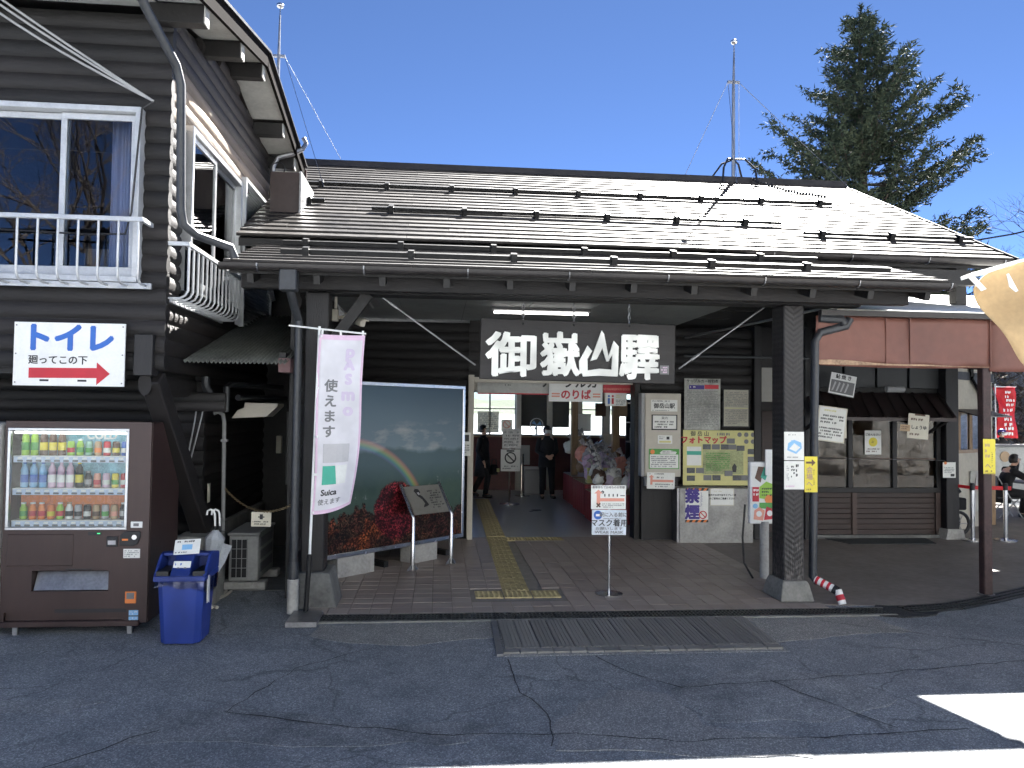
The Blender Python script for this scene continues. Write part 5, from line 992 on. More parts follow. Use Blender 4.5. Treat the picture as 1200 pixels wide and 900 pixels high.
for r_, z in enumerate(rows):
    B().box(ww0+.01, ww1-.01, VY+.20, VY+.21, z+.03, z+.27).build('backdrop', 'back_orange' if r_ == 2 else 'back_blue', vm)
    B().box(ww0+.01, ww1-.01, VY+.05, VY+.20, z+.035, z+.045).build('shelf', 'white', vm); B().box(ww0+.02, ww1-.02, VY+.035, VY+.05, z-.012, z+.038).build('price_strip', M('strip_blue', (.50, .58, .74), .4), vm)
    for k in range(12):
        x = ww0+.075+k*.077
        B().box(x-.024, x+.024, VY+.028, VY+.036, z-.006, z+.010).build('button', 'midgrey', vm, bev=.003); B().box(x-.018, x+.018, VY+.030, VY+.0352, z+.016, z+.034).build('price_card', 'white', vm)
text('HOT GOOD!', .115, 'orange', vm, (-3.3, VY+.195, rows[2]+.21), .006); text('COLD', .095, 'white', vm, (-3.03, VY+.195, rows[0]+.22), .004)
sc_ = lambda l: [(r*1.10, z*1.13) for r, z in l]
bottle_shape = sc_([(.0275, 0), (.029, .01), (.029, .10), (.027, .115), (.029, .13), (.024, .155), (.012, .178), (.012, .185)])
can_shape = sc_([(.024, 0), (.027, .006), (.027, .098), (.023, .108), (.023, .112)]); short_shape = sc_([(.025, 0), (.027, .006), (.027, .085), (.017, .108), (.017, .118)])
def drink(kind, x, z, col, lab, cap):
    sh_ = dict(b=bottle_shape, c=can_shape, s=short_shape)[kind]; zz = z+.046
    b_ = B().lathe(sh_, 14, (x, VY+.12, zz)).build('bottle' if kind != 'c' else 'can', col, vm, smooth=True)
    h = sh_[-1][1]; r_ = sh_[2][0]+.0012
    B().lathe([(r_, h*.22), (r_, h*.55)], 14, (x, VY+.12, zz)).build('wrapper', lab, b_, smooth=True)
    if kind != 'c': B().lathe([(sh_[-1][0]+.002, h), (sh_[-1][0]+.002, h+.014)], 10, (x, VY+.12, zz)).build('cap', cap, b_)
for r_, z in enumerate(rows):
    spec = [[('b', 'lime', 'green', 'white')]*2+[('b', 'brown', 'yellow', 'white')]*3+[('c', 'lime', 'red', ''), ('s', 'lime', 'green', 'white'), ('c', 'mint', 'green', ''), ('c', 'tan', 'orange', ''), ('c', 'red', 'paper', ''), ('c', 'brown', 'yellow', ''), ('c', 'blue', 'white', '')],
            [('b', 'light_blue', 'blue', 'blue')]*3+[('b', 'pink', 'white', 'pink')]*3+[('b', 'ink', 'yellow', 'yellow'), ('s', 'ink', 'grey', 'grey'), ('c', 'salmon', 'red', ''), ('c', 'pink', 'paper', ''), ('c', 'yellow', 'green', ''), ('c', 'red', 'paper', '')],
            [('s', 'lime', 'green', 'white'), ('s', 'orange', 'red', 'white'), ('s', 'orange', 'red', 'white'), ('c', 'orange', 'yellow', ''), ('s', 'lime', 'red', 'white'), ('s', 'paper', 'ink', 'tan'), ('c', 'silver', 'ink', ''), ('c', 'ink', 'paper', ''), ('c', 'tan', 'brown', ''), ('c', 'silver', 'green', ''), ('c', 'tan', 'salmon', ''), ('s', 'ink', 'silver', 'white')]][r_]
    for k, (kd, c1, c2, c3) in enumerate(spec): drink(kd, ww0+.075+k*.077, z, c1, c2, c3)
fl = B().add([(-3.49, VY+.02, .385), (-2.87, VY+.02, .385), (-2.87, VY+.09, .535), (-3.49, VY+.09, .535)], [(0, 1, 2, 3)]).build('delivery_flap', 'steel_dull', vm, thick=.008); B().box(-3.44, -2.92, VY+.035, VY+.05, .40, .405).build('flap_lip', 'black', fl)
B().box(-3.22, -3.0, VY-.004, VY+.002, .565, .575).build('flap_hinge', 'black', vm)
B().box(-3.71, -3.16, VY-.006, VY+.004, .60, .875).build('raised_panel', 'machine_brown', vm, bev=.006)
B().box(-2.685, -2.585, VY-.006, VY, .93, .985).build('contactless_reader', 'white', vm, bev=.008); B().box(-2.66, -2.615, VY-.009, VY-.006, .945, .97).build('reader_mark', 'midgrey', vm)
B().prism([(-2.775, .80), (-2.77, .86), (-2.735, .90), (-2.60, .90), (-2.595, .86), (-2.62, .79), (-2.66, .77), (-2.77, .775)], 'y', VY-.012, VY+.002).build('coin_panel', 'black', vm, bev=.004)
B().lathe([(.026, 0), (.022, .012)], 14, (0, 0, 0), Matrix.Translation((-2.645, VY-.012, .85)) @ RX90).build('coin_slot', 'steel', vm); B().box(-2.75, -2.70, VY-.016, VY-.012, .82, .835).build('orange_arrow', 'orange', vm)
B().box(-2.885, -2.79, VY-.008, VY+.002, .765, .855).build('note_slot', 'ink', vm, bev=.004); B().box(-2.87, -2.805, VY-.012, VY-.008, .785, .82).build('note_mouth', 'silver', vm)
B().box(-3.04, -2.93, VY-.004, VY+.002, .865, .895).build('amount_display', 'ink', vm); B().box(-2.965, -2.94, VY-.006, VY-.004, .877, .885).build('led', emit('led_green', (.1, 1, .3), .12), vm)
poster('price_label', None, None, -2.74, -2.60, .665, .745, VY-.003, 'paper', [('p', .08, .92, .1, .9, 4, 'midgrey')], parent=vm)
B().box(-2.715, -2.62, VY-.012, VY+.002, .27, .375).build('change_cup', 'orange', vm, bev=.012, seg=2); B().box(-2.70, -2.635, VY-.016, VY-.010, .31, .365).build('change_flap', 'midgrey', vm, bev=.006)
for z in (.10, .155): poster('sticker', None, None, -2.68, -2.60, z+.01, z+.055, VY-.003, 'light_blue', [('p', .1, .9, .1, .9, 2, 'white')], parent=vm)
B().box(-3.3, -2.7, VY-.004, VY+.002, .195, .225).build('kick_slot', 'ink', vm)
vm2 = thing('vending_machine', 'white vending machine cut off by the left edge of the picture', 'vending machine', (-4.35, 7.45, 0))
B().box(-4.95, -3.80, 7.07, 7.80, .09, 1.84).build('body', 'white', vm2, bev=.015); B().box(-4.86, -3.92, 7.055, 7.07, .95, 1.72).build('display', 'light_blue', vm2); B().box(-4.6, -4.2, 7.05, 7.07, .35, .5).build('delivery_flap', 'steel_dull', vm2)
poster('price_label', None, None, -3.91, -3.83, 1.2, 1.55, 7.066, 'paper', [('p', .1, .9, .1, .9, 8, 'midgrey')], parent=vm2)
for x in (-4.85, -3.9): B().box(x-.02, x+.02, 7.1, 7.14, 0, .09).build('foot', 'steel_dull', vm2)
# ---- blue bin
bi = thing('recycling_bin', 'blue plastic recycling bin with clear liner beside the brown vending machine', 'bin', (-2.14, 6.95, 0))
def bsec(w0, d0, z, c=.05, cx=-2.15, cy=6.96): return [(cx+sx*(w0/2-(c if k else 0)), cy+sy*(d0/2-(0 if k else c)), z) for sx, sy, k in ((-1, -1, 0), (-1, -1, 1), (1, -1, 1), (1, -1, 0), (1, 1, 0), (1, 1, 1), (-1, 1, 1), (-1, 1, 0))]
def loft(secs): 
    b_ = B(); n_ = len(secs[0]); b_.add([p for s in secs for p in s], [(i*n_+j, i*n_+(j+1) % n_, (i+1)*n_+(j+1) % n_, (i+1)*n_+j) for i in range(len(secs)-1) for j in range(n_)]+[tuple(range(n_-1, -1, -1)), tuple(range((len(secs)-1)*n_, len(secs)*n_))]); return b_
loft([bsec(.36, .40, .01), bsec(.37, .41, .03), bsec(.43, .47, .56), bsec(.445, .485, .565), bsec(.445, .485, .60)]).build('body', 'bin_blue', bi, smooth=True, bev=.006)
B().box(-1.978, -1.96, 6.85, 7.02, .02, .42).build('side_rib', 'bin_blue', bi, bev=.006)
ld = B().box(-2.39, -1.91, 6.70, 7.22, .57, .62)
ld.prism([(6.70, .62), (7.22, .62), (7.22, .77), (6.98, .80), (6.90, .79)], 'x', -2.39, -2.365).prism([(6.70, .62), (7.22, .62), (7.22, .77), (6.98, .80), (6.90, .79)], 'x', -1.935, -1.91)
ld.prism([(6.70, .62), (7.22, .62), (7.22, .77), (6.98, .80), (6.90, .79)], 'x', -2.24, -2.06); ld.box(-2.365, -1.935, 7.05, 7.22, .62, .77).box(-2.364, -1.936, 6.92, 7.05, .765, .795)
lid = ld.build('lid', 'bin_blue', bi, bev=.010, seg=2)
for x in (-2.32, -1.985): B().box(x-.045, x+.065, 6.72, 7.05, .60, .66).build('opening_shade', 'black', lid)  # black blocks stand in for the shade inside the lid holes
rot = Matrix.Rotation(-.55, 4, 'X')
poster('label_card', None, None, -2.23, -2.07, .64, .76, 6.735, 'paper', [('p', .1, .9, .6, .9, 1, 'blue'), ('c', .3, .35, .02, 'midgrey'), ('c', .7, .35, .02, 'midgrey'), ('p', .1, .9, .05, .2, 1, 'midgrey')], parent=bi).matrix_basis = Matrix.Translation((-2.23, 6.745, .635)) @ rot
poster('label_card', None, None, 0, .24, 0, .15, 0, 'paper', [('r', .3, .7, .3, .65, 'light_blue'), ('p', .1, .9, .75, .95, 1, 'ink'), ('p', .06, .94, .06, .2, 1, 'ink')], parent=bi).matrix_basis = Matrix.Translation((-2.255, 6.86, .785)) @ Matrix.Rotation(-.62, 4, 'X') @ Matrix.Rotation(-.06, 4, 'Y')
def skirt(u, v): a = u*2*PI; n_ = .25; cx, cy = math.cos(a), math.sin(a); sq = max(abs(cx), abs(cy)); return (-2.15+cx/sq*(.228+.006*math.sin(a*9+v*3)), 6.96+cy/sq*(.25+.006*math.sin(a*13)), .575-v*(.10+.05*math.sin(a*1.0+.6)+.012*math.sin(a*7)))
B().sheet(skirt, 64, 5).build('clear_liner', 'bag_film', bi, smooth='all')
B().sheet(lambda u, v: (-1.915+.012*math.sin(u*5), 6.80+u*.14, .36+v*.24+.01*math.sin(u*9)), 6, 6).build('liner_flap', M('liner_flap', (.50, .51, .52), .4, 0, .2, 9), bi, smooth='all', thick=.003)
bi.scale = (.88, .80, .94); bi.location = (-2.13, 6.91, 0)
# ---- clear umbrella, air conditioner, chain sign, hoses
um = thing('umbrella', 'folded clear plastic umbrellas with white crook handles hung on the footing', 'umbrella', (-2.22, 8.0, .1), None)
b_ = [(-2.20, 7.93, .72), (-2.24, 7.93, .40), (-2.30, 7.93, .06)]
B().tube([(-2.185, 7.93, .78), (-2.19, 7.93, .70), (-2.225, 7.93, .45), (-2.28, 7.93, .10)], [.03, .095, .065, .015], 9).build('film', 'umbrella_film', um)
B().add([(-2.26, 7.92, .70), (-2.03, 7.95, .62), (-2.10, 7.95, .45), (-2.22, 7.93, .25)], [(0, 1, 2, 3)]).build('loose_film', 'umbrella_film', um, thick=.004)
for dx in (0, .045): B().tube([(-2.19+dx, 7.93, .76), (-2.20+dx, 7.93, .94), (-2.21+dx, 7.93, .97), (-2.24+dx, 7.93, .985), (-2.27+dx, 7.93, .97), (-2.275+dx, 7.93, .93)], .010, 7).build('handle', 'white', um, smooth=True); 
for dx in (0, .045): B().tube([(-2.188+dx, 7.93, .76), (-2.193+dx, 7.93, .82)], .012, 7).build('collar', 'black', um)
ac = thing('air_conditioner', 'grey outdoor air conditioner unit on blocks in the passage', 'air conditioner', (-2.1, 9.0, 0))
B().box(-2.26, -1.945, 8.72, 9.5, .10, .60).build('casing', 'ac_body', ac, bev=.012); B().box(-2.275, -1.93, 8.70, 9.52, .60, .63).build('top', 'ac_body', ac, bev=.008)
B().box(-2.235, -2.06, 8.712, 8.72, .14, .56).build('grille_shade', 'ink', ac)  # dark plate stands in for the shaded depth behind the grille
for k in range(4): B().box(-2.235+k*.056, -2.228+k*.056, 8.705, 8.712, .14, .56).build('grille_bar', 'grey', ac)
for k in range(5): B().box(-2.235, -2.06, 8.700, 8.706, .14+k*.104, .146+k*.104).build('grille_bar', 'grey', ac)
for k in range(3): B().box(-1.944, -1.940, 8.80, 9.42, .18+k*.14, .28+k*.14).build('side_vent', 'midgrey', ac)
for y in (8.70, 9.35): B().box(-2.33, -1.86, y, y+.16, .008, .095).build('block', 'concrete_pale', ac, bev=.01)
cs = thing('chain_barrier', 'pale chain across the passage carrying a white no entry plate', 'chain', (-1.85, 8.3, 1))
A = Vector((-2.33, 8.78, 1.10)); E_ = Vector((-1.41, 7.78, 1.06)); b = B()
for k in range(46):
    t_ = k/45; p = A.lerp(E_, t_); p.z -= .30*t_*(1-t_)*2; d = (E_-A).normalized(); side = Vector((0, 0, 1)) if k % 2 else d.cross(Vector((0, 0, 1)))
    b.tube([p+d*.020*math.cos(a*PI/3)+side*.011*math.sin(a*PI/3) for a in range(7)], .0045, 4, False)
b.build('chain', 'brass_chain', cs)
q = A.lerp(E_, .57); poster('no_entry_plate', None, None, 0, .20, 0, .15, 0, 'cream', [('r', .42, .58, .5, .85, 'ink'), ('r', .34, .66, .62, .70, 'ink'), ('p', .08, .92, .1, .42, 2, 'ink')], parent=cs).matrix_basis = Matrix.Translation((q.x-.10, q.y-.03, q.z-.30)) @ Matrix.Rotation(.02, 4, 'Y')
for k, dx in enumerate((0, .05)): tag(B().tube([(-2.25+dx, 8.62, .02), (-2.24+dx, 8.4, .03), (-2.30+dx, 8.2, .025), (-2.36+dx, 8.08, .02), (-2.2+dx, 7.92, .02)], .016, 7).build('drain_hose', 'beige', smooth=True), ('cream drain hose lying along the foot of the concrete footing', 'second cream drain hose lying nearer the air conditioner')[k], 'hose')
# ================================================================== INSIDE THE HALL
poster('boarding_sign', 'white hanging boarding sign with red lettering behind the name board', 'sign', 1.76, 2.63, 2.16, 2.56, 12.20, 'white', [('t', 'ケーブルカー', .48, .74, .19, 'ink', .006), ('t', 'のりば', .5, .26, .165, 'red', .006), ('r', .05, .20, .18, .24, 'salmon'), ('r', .05, .20, .28, .34, 'salmon'), ('r', .82, .96, .18, .24, 'salmon'), ('r', .82, .96, .28, .34, 'salmon')])
poster('danger_sign', 'red strip sign in English hanging beside the boarding sign', 'sign', 2.64, 3.09, 2.31, 2.44, 12.19, 'red', [('t', 'NO DANGEROUS GOODS', .5, .45, .048, 'salmon', .0008, .82)])
poster('toilet_card', 'white card with blue and red figures taped under the red strip', 'notice', 2.68, 3.03, 2.10, 2.31, 12.21, 'paper', [('r', .12, .22, .15, .6, 'blue'), ('c', .17, .75, .018, 'blue'), ('r', .3, .4, .15, .6, 'red'), ('c', .35, .75, .018, 'red'), ('p', .5, .95, .08, .5, 4, 'midgrey'), ('p', .5, .95, .6, .9, 2, 'pale_yellow')])
poster('platform_card', 'small white plate hanging below the left part of the name board', 'sign', .88, 1.36, 2.37, 2.50, 12.2, 'soffit_white', [('p', .35, .65, .2, .45, 1, 'ink')])
for a, c, z0, z1, l in ((.98, 1.52, 1.45, 1.98, 'double cream notice sheet taped to the rear window'), (1.58, 1.86, 1.48, 1.78, 'cream no smoking sheet taped to the rear window')):
    poster('window_notice', l, 'notice', a, c, z0, z1, 19.31, 'thin_paper', [('p', .06, .94, .06, .92, 9, 'midgrey')] if c < 1.55 else [('o', .5, .6, .09, 'salmon'), ('p', .1, .9, .1, .25, 1, 'midgrey')])
poster('door_card', 'narrow grey and white card on the log wall left of the doorway', 'notice', .38, .50, 1.30, 1.66, 11.85, 'paper', [('r', .2, .8, .62, .9, 'ink'), ('p', .1, .9, .1, .5, 4, 'midgrey')])
hs = thing('notice_stand', 'steel stand with two white notices inside the doorway', 'sign stand', (1.53, 16.3, 0))
B().lathe([(.22, .02), (.22, .03), (.03, .05)], 20, (1.53, 16.3, 0)).build('foot', 'steel', hs); B().tube([(1.53, 16.3, .04), (1.53, 16.3, 1.3)], .022, 8).build('pole', 'steel', hs)
poster('notice', None, None, 1.33, 1.74, .72, 1.18, 16.27, 'paper', [('o', .5, .62, .11, 'ink'), ('p', .1, .9, .08, .28, 2, 'midgrey'), ('r', .3, .7, .9, .97, 'ink')], parent=hs); poster('notice', None, None, 1.36, 1.76, 1.2, 1.62, 16.275, 'poly_film', [('p', .1, .9, .1, .9, 5, 'midgrey')], parent=hs)
for x, y, l in ((1.98, 17.9, 'slim steel barrier post by the red panelled wall'),):
    s = thing('barrier_post', l, 'stanchion', (x, y, 0)); B().lathe([(.18, .02), (.18, .035)], 16, (x, y, 0)).build('foot', 'steel', s); B().tube([(x, y, .03), (x, y, 1.0)], .03, 8).build('post', 'steel', s); B().box(x-.12, x+.16, y-.02, y+.02, .75, 1.2).build('panel', 'grey', s)
tg = thing('ticket_gate', 'low grey ticket gate machine behind the standing person', 'ticket gate', (2.35, 18.5, 0)); B().box(2.05, 2.5, 18.2, 18.8, .02, .62).build('body', 'grey', tg, bev=.03); B().box(2.0, 2.46, 18.15, 18.3, .62, .68).build('top', 'silver', tg, bev=.01)
# souvenir tables, red skirted, with crates and bags
def table(x0, x1, y0, y1, h, label):
    t_ = thing('sales_table', label, 'table', ((x0+x1)/2, (y0+y1)/2, 0), 'souvenir tables')
    B().box(x0, x1, y0, y1, h-.04, h).build('tabletop', 'honey_wood', t_); B().sheet(lambda u, v: (x0-.012+(x1-x0+.024)*u, y0-.012+.010*math.sin(u*40), .02+v*(h-.03)), 50, 1).build('skirt', 'skirt_red', t_, smooth='all'); B().sheet(lambda u, v: (x0-.012+.010*math.sin(u*40), y0+(y1-y0)*u, .02+v*(h-.03)), 50, 1).build('skirt', 'skirt_red', t_, smooth='all')
    return t_
table(2.78, 3.75, 13.35, 14.35, .55, 'red skirted sales table nearest the doorway'); table(2.82, 3.9, 14.55, 15.9, .62, 'red skirted sales table in the middle of the row'); table(2.86, 3.9, 16.1, 17.4, .62, 'red skirted sales table farthest from the doorway')
rnd = random.Random(12)
def bag(x, y, z, s, mt_, group, label):
    o = thing('snack_bag', 'clear-wrapped '+mt_.replace('_', ' ')+' '+label, 'snack bag', (x, y, z), group); b_ = B(); n_ = 9; seed = rnd.random()*50
    def f(u, v):
        a = u*2*PI; ph = (v-.5)*PI; d = Vector((math.cos(a)*math.cos(ph), math.sin(a)*math.cos(ph)*.7, math.sin(ph)*1.1)); k = 1+.35*noise.noise(d*2.2+Vector((seed, 0, 0))); return (x+d.x*s*k, y+d.y*s*k, z+s*.9+d.z*s*k)
    B().sheet(f, 12, 8).build('contents', mt_, o)
    B().tube([(x, y, z+s*1.7), (x+s*.2, y, z+s*2.3), (x-s*.3, y, z+s*2.9)], [s*.15, s*.12, s*.4], 6).build('tied_top', 'poly_film', o)
    return o
cols = ['tan', 'salmon', 'beige', 'paper', 'pink', 'cream', 'silver', 'lilac', 'beige', 'white', 'brown']
for i in range(22):
    x, y = 2.88+rnd.random()*.75, 13.45+rnd.random()*.75; bag(x, y, .56+.16*(y-13.4)+rnd.random()*.12, rnd.uniform(.09, .15), rnd.choice(cols), 'wrapped snack bags on the nearest table', 'snack bag heaped on the nearest red table')
for i in range(22):
    x, y = 2.92+rnd.random()*.8, 14.65+rnd.random()*1.1; bag(x, y, .63+.30*(y-14.5)+rnd.random()*.1, rnd.uniform(.10, .17), rnd.choice(cols), 'wrapped snack bags on the middle table', 'snack bag heaped on the middle red table')
for i in range(14):
    x, y = 2.95+rnd.random()*.8, 16.2+rnd.random()*1.1; bag(x, y, .64+.35*(y-16.1)+rnd.random()*.15, rnd.uniform(.10, .17), rnd.choice(cols), 'wrapped snack bags on the farthest table', 'snack bag heaped on the farthest red table')
for k in range(4):
    for j in range(2): tag(B().box(2.86+j*.26, 3.09+j*.26, 14.57, 14.80, .63+k*.075, .70+k*.075).build('gift_box', 'pale_yellow', bev=.004), 'pale yellow gift box, %s of the %s stack on the middle table' % (('bottom', 'second', 'third', 'topmost')[k], ('left', 'right')[j]), 'box', 'stacked yellow gift boxes')
sh = thing('shelf_unit', 'tall dark shelf of small goods along the right side of the hall', 'shelf', (4.9, 15.5, 0))
for z in (.4, .85, 1.3, 1.75, 2.2): B().box(4.4, 5.85, 14.2, 17.8, z, z+.03).build('shelf_board', 'honey_wood', sh)
for y in (14.2, 17.75): B().box(4.4, 5.85, y, y+.05, .02, 2.3).build('side', 'timber_dark', sh)
for z in (.43, .88, 1.33, 1.78):
    for k in range(11):
        hgt = rnd.uniform(.14, .36); mc_ = rnd.choice(cols+['green', 'yellow', 'navy', 'paper', 'grey', 'orange'])
        tag(B().box(4.45+rnd.random()*.1, 4.75, 14.3+k*.31, 14.3+k*.31+rnd.uniform(.14, .27), z+.001, z+hgt).build('packaged_good', mc_, bev=.006), 'small %s package on the %s hall shelf' % (mc_, {.43: 'lowest', .88: 'second lowest', 1.33: 'third lowest', 1.78: 'highest laden'}[z]), 'package', 'goods on the hall shelf')
for k, (x, z, w_, h_, mt_) in enumerate(((3.2, 1.55, .3, .4, 'paper'), (3.75, 1.2, .35, .3, 'cream'), (4.05, 1.9, .3, .35, 'tan'), (3.6, 1.9, .25, .3, 'brown'))):
    tag(fine_print(B().box(x, x+w_, 17.45, 17.47, z, z+h_), x+.03, x+w_-.03, z+.04, z+h_-.04, 4, 17.449).build('price_board', mt_), ['white price board hung over the far table', 'cream price board at mid height by the hall shelf', 'tan price board high near the hall shelf', 'brown price board between wooden hall posts'][k], 'sign')
fan = thing('desk_fan', 'round white fan standing on the rear window ledge', 'fan', (2.45, 19.15, 1.38)); B().tube([(2.45+.16*math.cos(a*PI/10), 19.1, 1.66+.16*math.sin(a*PI/10)) for a in range(21)], .012, 5).build('guard', 'white', fan); B().tube([(2.45, 19.12, 1.38), (2.45, 19.12, 1.66)], .02, 6).build('stem', 'white', fan); B().lathe([(.1, 0), (.1, .02)], 12, (2.45, 19.12, 1.38)).build('foot', 'white', fan)
for k in range(3): B().add([(2.45, 19.1, 1.66), (2.45+.13*math.cos(k*2.1), 19.1, 1.66+.13*math.sin(k*2.1)), (2.45+.13*math.cos(k*2.1+.8), 19.12, 1.66+.13*math.sin(k*2.1+.8))], [(0, 1, 2)]).build('blade', 'light_blue', fan, thick=.004)
# ================================================================== PEOPLE
def person(label, loc, rz, J, coat='coat', trousers='trousers', skirt=None, hair='hair', cap=None, mask=True, hood=False):
    """J: joint name -> local point (facing -y). One skinned body; clothes, hair and mask are its parts."""
    root = thing('person', label, 'person'); names = list(J); idx = {n: i for i, n in enumerate(names)}
    rad = dict(pelvis=.115, spine=.105, chest=.12, neck0=.055, neck=.048, jaw=.062, face=.083, crown=.07, hip=.08, knee=.055, ankle=.038, toe=.034, sh=.055, el=.042, wr=.028, palm=.034)
    E2 = [('pelvis', 'spine'), ('spine', 'chest'), ('chest', 'neck0'), ('neck0', 'neck'), ('neck', 'jaw'), ('jaw', 'face'), ('face', 'crown')]
    vs_ = [Vector(J[n]) for n in names]; es = []; rr = []
    for n in names: rr.append(next(r for k, r in sorted(rad.items(), key=lambda t: -len(t[0])) if n.startswith(k)))
    for s in 'LR': E2 += [('pelvis', 'hip'+s), ('hip'+s, 'knee'+s), ('knee'+s, 'ankle'+s), ('ankle'+s, 'toe'+s), ('chest', 'sh'+s), ('sh'+s, 'el'+s), ('el'+s, 'wr'+s), ('wr'+s, 'palm'+s)]
    es = [(idx[a], idx[b_]) for a, b_ in E2]
    for s in 'LR':          # five fingers leaving the palm
        pm_ = Vector(J['palm'+s]); d = (pm_-Vector(J['wr'+s])).normalized(); side = d.cross(Vector((0, 1, .3))).normalized()
        for k in range(5):
            base = pm_+side*(k-1.5)*.017+d*.02 if k < 4 else pm_-side*.035-d*.01
            tip = base+d*(.055+.008*(1 if k in (1, 2) else 0))+Vector((0, .012, -.012)) if k < 4 else base-side*.018+d*.04
            n0 = len(vs_); vs_ += [base, tip]; rr += [.010, .008]; es += [(idx['palm'+s], n0), (n0, n0+1)]
    me = bpy.data.meshes.new('body'); me.from_pydata([tuple(v) for v in vs_], es, []); me.materials.append(MC['skin']); o = bpy.data.objects.new('body', me); link(o, root)
    o.modifiers.new('skin', 'SKIN')
    if me.skin_vertices:
        for i, sv in enumerate(me.skin_vertices[0].data): sv.radius = (rr[i], rr[i]); sv.use_root = (i == idx['pelvis'])
    sb_ = o.modifiers.new('smooth', 'SUBSURF'); sb_.levels = 1; sb_.render_levels = 1
    V3 = lambda n: Vector(J[n])
    # clothes
    P_, S_, C_, K_ = V3('pelvis'), V3('spine'), V3('chest'), V3('neck0'); sw = (V3('shR')-V3('shL')); ax = sw.normalized()
    def ring(c, rx, ry): f_ = ax.cross(Vector((0, 0, 1))).normalized(); return [c+ax*rx*math.cos(a*PI/8)+f_*ry*math.sin(a*PI/8) for a in range(16)]
    hem = P_+(P_-S_).normalized()*(.20 if skirt is None else .05)
    secs = [ring(hem, .205, .155), ring(P_, .195, .15), ring(S_, .172, .13), ring(C_, .19, .135), ring(C_.lerp(K_, .55)+Vector((0, 0, .0)), .165, .10), ring(K_, .075, .07), ring(V3('neck'), .062, .06)]
    loft(secs).build('coat', coat, o, smooth='all')
    for s in 'LR':
        B().tube([V3('sh'+s)-ax*.02*(1 if s == 'R' else -1), V3('sh'+s), V3('sh'+s).lerp(V3('el'+s), .5), V3('el'+s), V3('el'+s).lerp(V3('wr'+s), .5), V3('wr'+s)], [.06, .075, .066, .058, .052, .043], 10).build('sleeve', coat, o, smooth='all')
        if skirt is None or True:
            B().tube([V3('hip'+s), V3('hip'+s).lerp(V3('knee'+s), .5), V3('knee'+s), V3('knee'+s).lerp(V3('ankle'+s), .5), V3('ankle'+s)+Vector((0, 0, .01))], [.10, .088, .072, .066, .056], 10).build('trouser_leg', trousers, o, smooth='all')
        a, t_ = V3('ankle'+s), V3('toe'+s); B().tube([a+(a-t_)*.35+Vector((0, 0, -.05)), a+Vector((0, 0, -.04)), a.lerp(t_, .6)+Vector((0, 0, -.01)), t_], [.04, .048, .045, .03], 8).build('shoe', 'black', o, smooth='all')
    if skirt: loft([ring(P_-Vector((0, 0, .42)), .24, .19), ring(P_-Vector((0, 0, .2)), .215, .17), ring(P_, .19, .15)]).build('skirt', skirt, o, smooth='all')
    # head
    F_, R_ = V3('face'), V3('crown'); u_ = (R_-V3('jaw')).normalized(); fwd = Vector(J.get('_look', (0, -1, 0))).normalized() if '_look' in J else Vector((0, -1, 0)); fwd = (fwd-u_*fwd.dot(u_)).normalized(); sd_ = fwd.cross(u_)
    hm = Matrix((sd_, -fwd, u_)).transposed().to_4x4(); hm.translation = F_
    hr = B()
    def hf(u, v):
        a = u*2*PI; ph = -.5+v*(PI/2+.5); d = Vector((math.sin(a)*math.cos(ph), math.cos(a)*math.cos(ph), math.sin(ph))); k = .102*(1+.05*noise.noise(d*5))
        if d.y < -.25 and ph < .62: k = .07
        return hm @ Vector((d.x*k*.93, d.y*k*1.05+.008, d.z*k*1.15+.012))
    hr.sheet(hf, 22, 10).build('hair', hair, o, smooth='all')
    for x in (-.032, .032): B().ball((x, -.078, .015), .011, 6, (1.3, .6, .7), hm).build('eye', 'ink', o)
    for x in (-.085, .085): B().ball((x, .0, .0), .022, 6, (.4, .7, 1.2), hm).build('ear', 'skin', o, smooth='all')
    B().add([(0, -.105, -.018), (-.014, -.08, -.025), (.014, -.08, -.025), (0, -.08, .02)], [(0, 1, 3), (0, 3, 2), (0, 2, 1)], hm).build('nose', 'skin', o)
    B().add([(-.022, -.083, -.055), (.022, -.083, -.055), (.018, -.086, -.048), (-.018, -.086, -.048)], [(0, 1, 2, 3)], hm).build('mouth', 'salmon', o)
    if mask: B().sheet(lambda u, v: tuple(hm @ Vector((.072*math.sin((u-.5)*2.4), -.015-.088*math.cos((u-.5)*2.4)-.012*math.sin(v*PI), -.078+v*.075))), 10, 4).build('face_mask', 'paper', o, smooth='all', thick=.004)
    if cap:
        B().sheet(lambda u, v: tuple(hm @ Vector((.108*math.sin(u*2*PI)*math.cos(v*PI/2), .108*math.cos(u*2*PI)*math.cos(v*PI/2), .03+.10*math.sin(v*PI/2)))), 16, 6).build('cap', cap, o, smooth='all'); B().sheet(lambda u, v: tuple(hm @ Vector(((.09+.02*v)*math.sin((u-.5)*2), -.06-.10*v*math.cos((u-.5)*2), .035-.02*v))), 8, 2).build('cap_peak', cap, o, thick=.006)
    root.location = loc; root.rotation_euler = (0, 0, rz); return root
STAND = dict(pelvis=(0, 0, .92), spine=(0, 0, 1.10), chest=(0, 0, 1.27), neck0=(0, 0, 1.39), neck=(0, -.005, 1.43), jaw=(0, -.03, 1.475), face=(0, -.02, 1.54), crown=(0, 0, 1.60),
             hipL=(-.095, 0, .88), hipR=(.095, 0, .88), kneeL=(-.10, -.01, .48), kneeR=(.11, -.01, .48), ankleL=(-.105, .02, .09), ankleR=(.13, .0, .09), toeL=(-.12, -.13, .035), toeR=(.16, -.14, .035),
             shL=(-.165, 0, 1.335), shR=(.165, 0, 1.335), elL=(-.225, .02, 1.08), elR=(.225, .02, 1.08), wrL=(-.06, -.17, .98), wrR=(.09, -.18, 1.0), palmL=(.0, -.20, .955), palmR=(.045, -.21, .965))
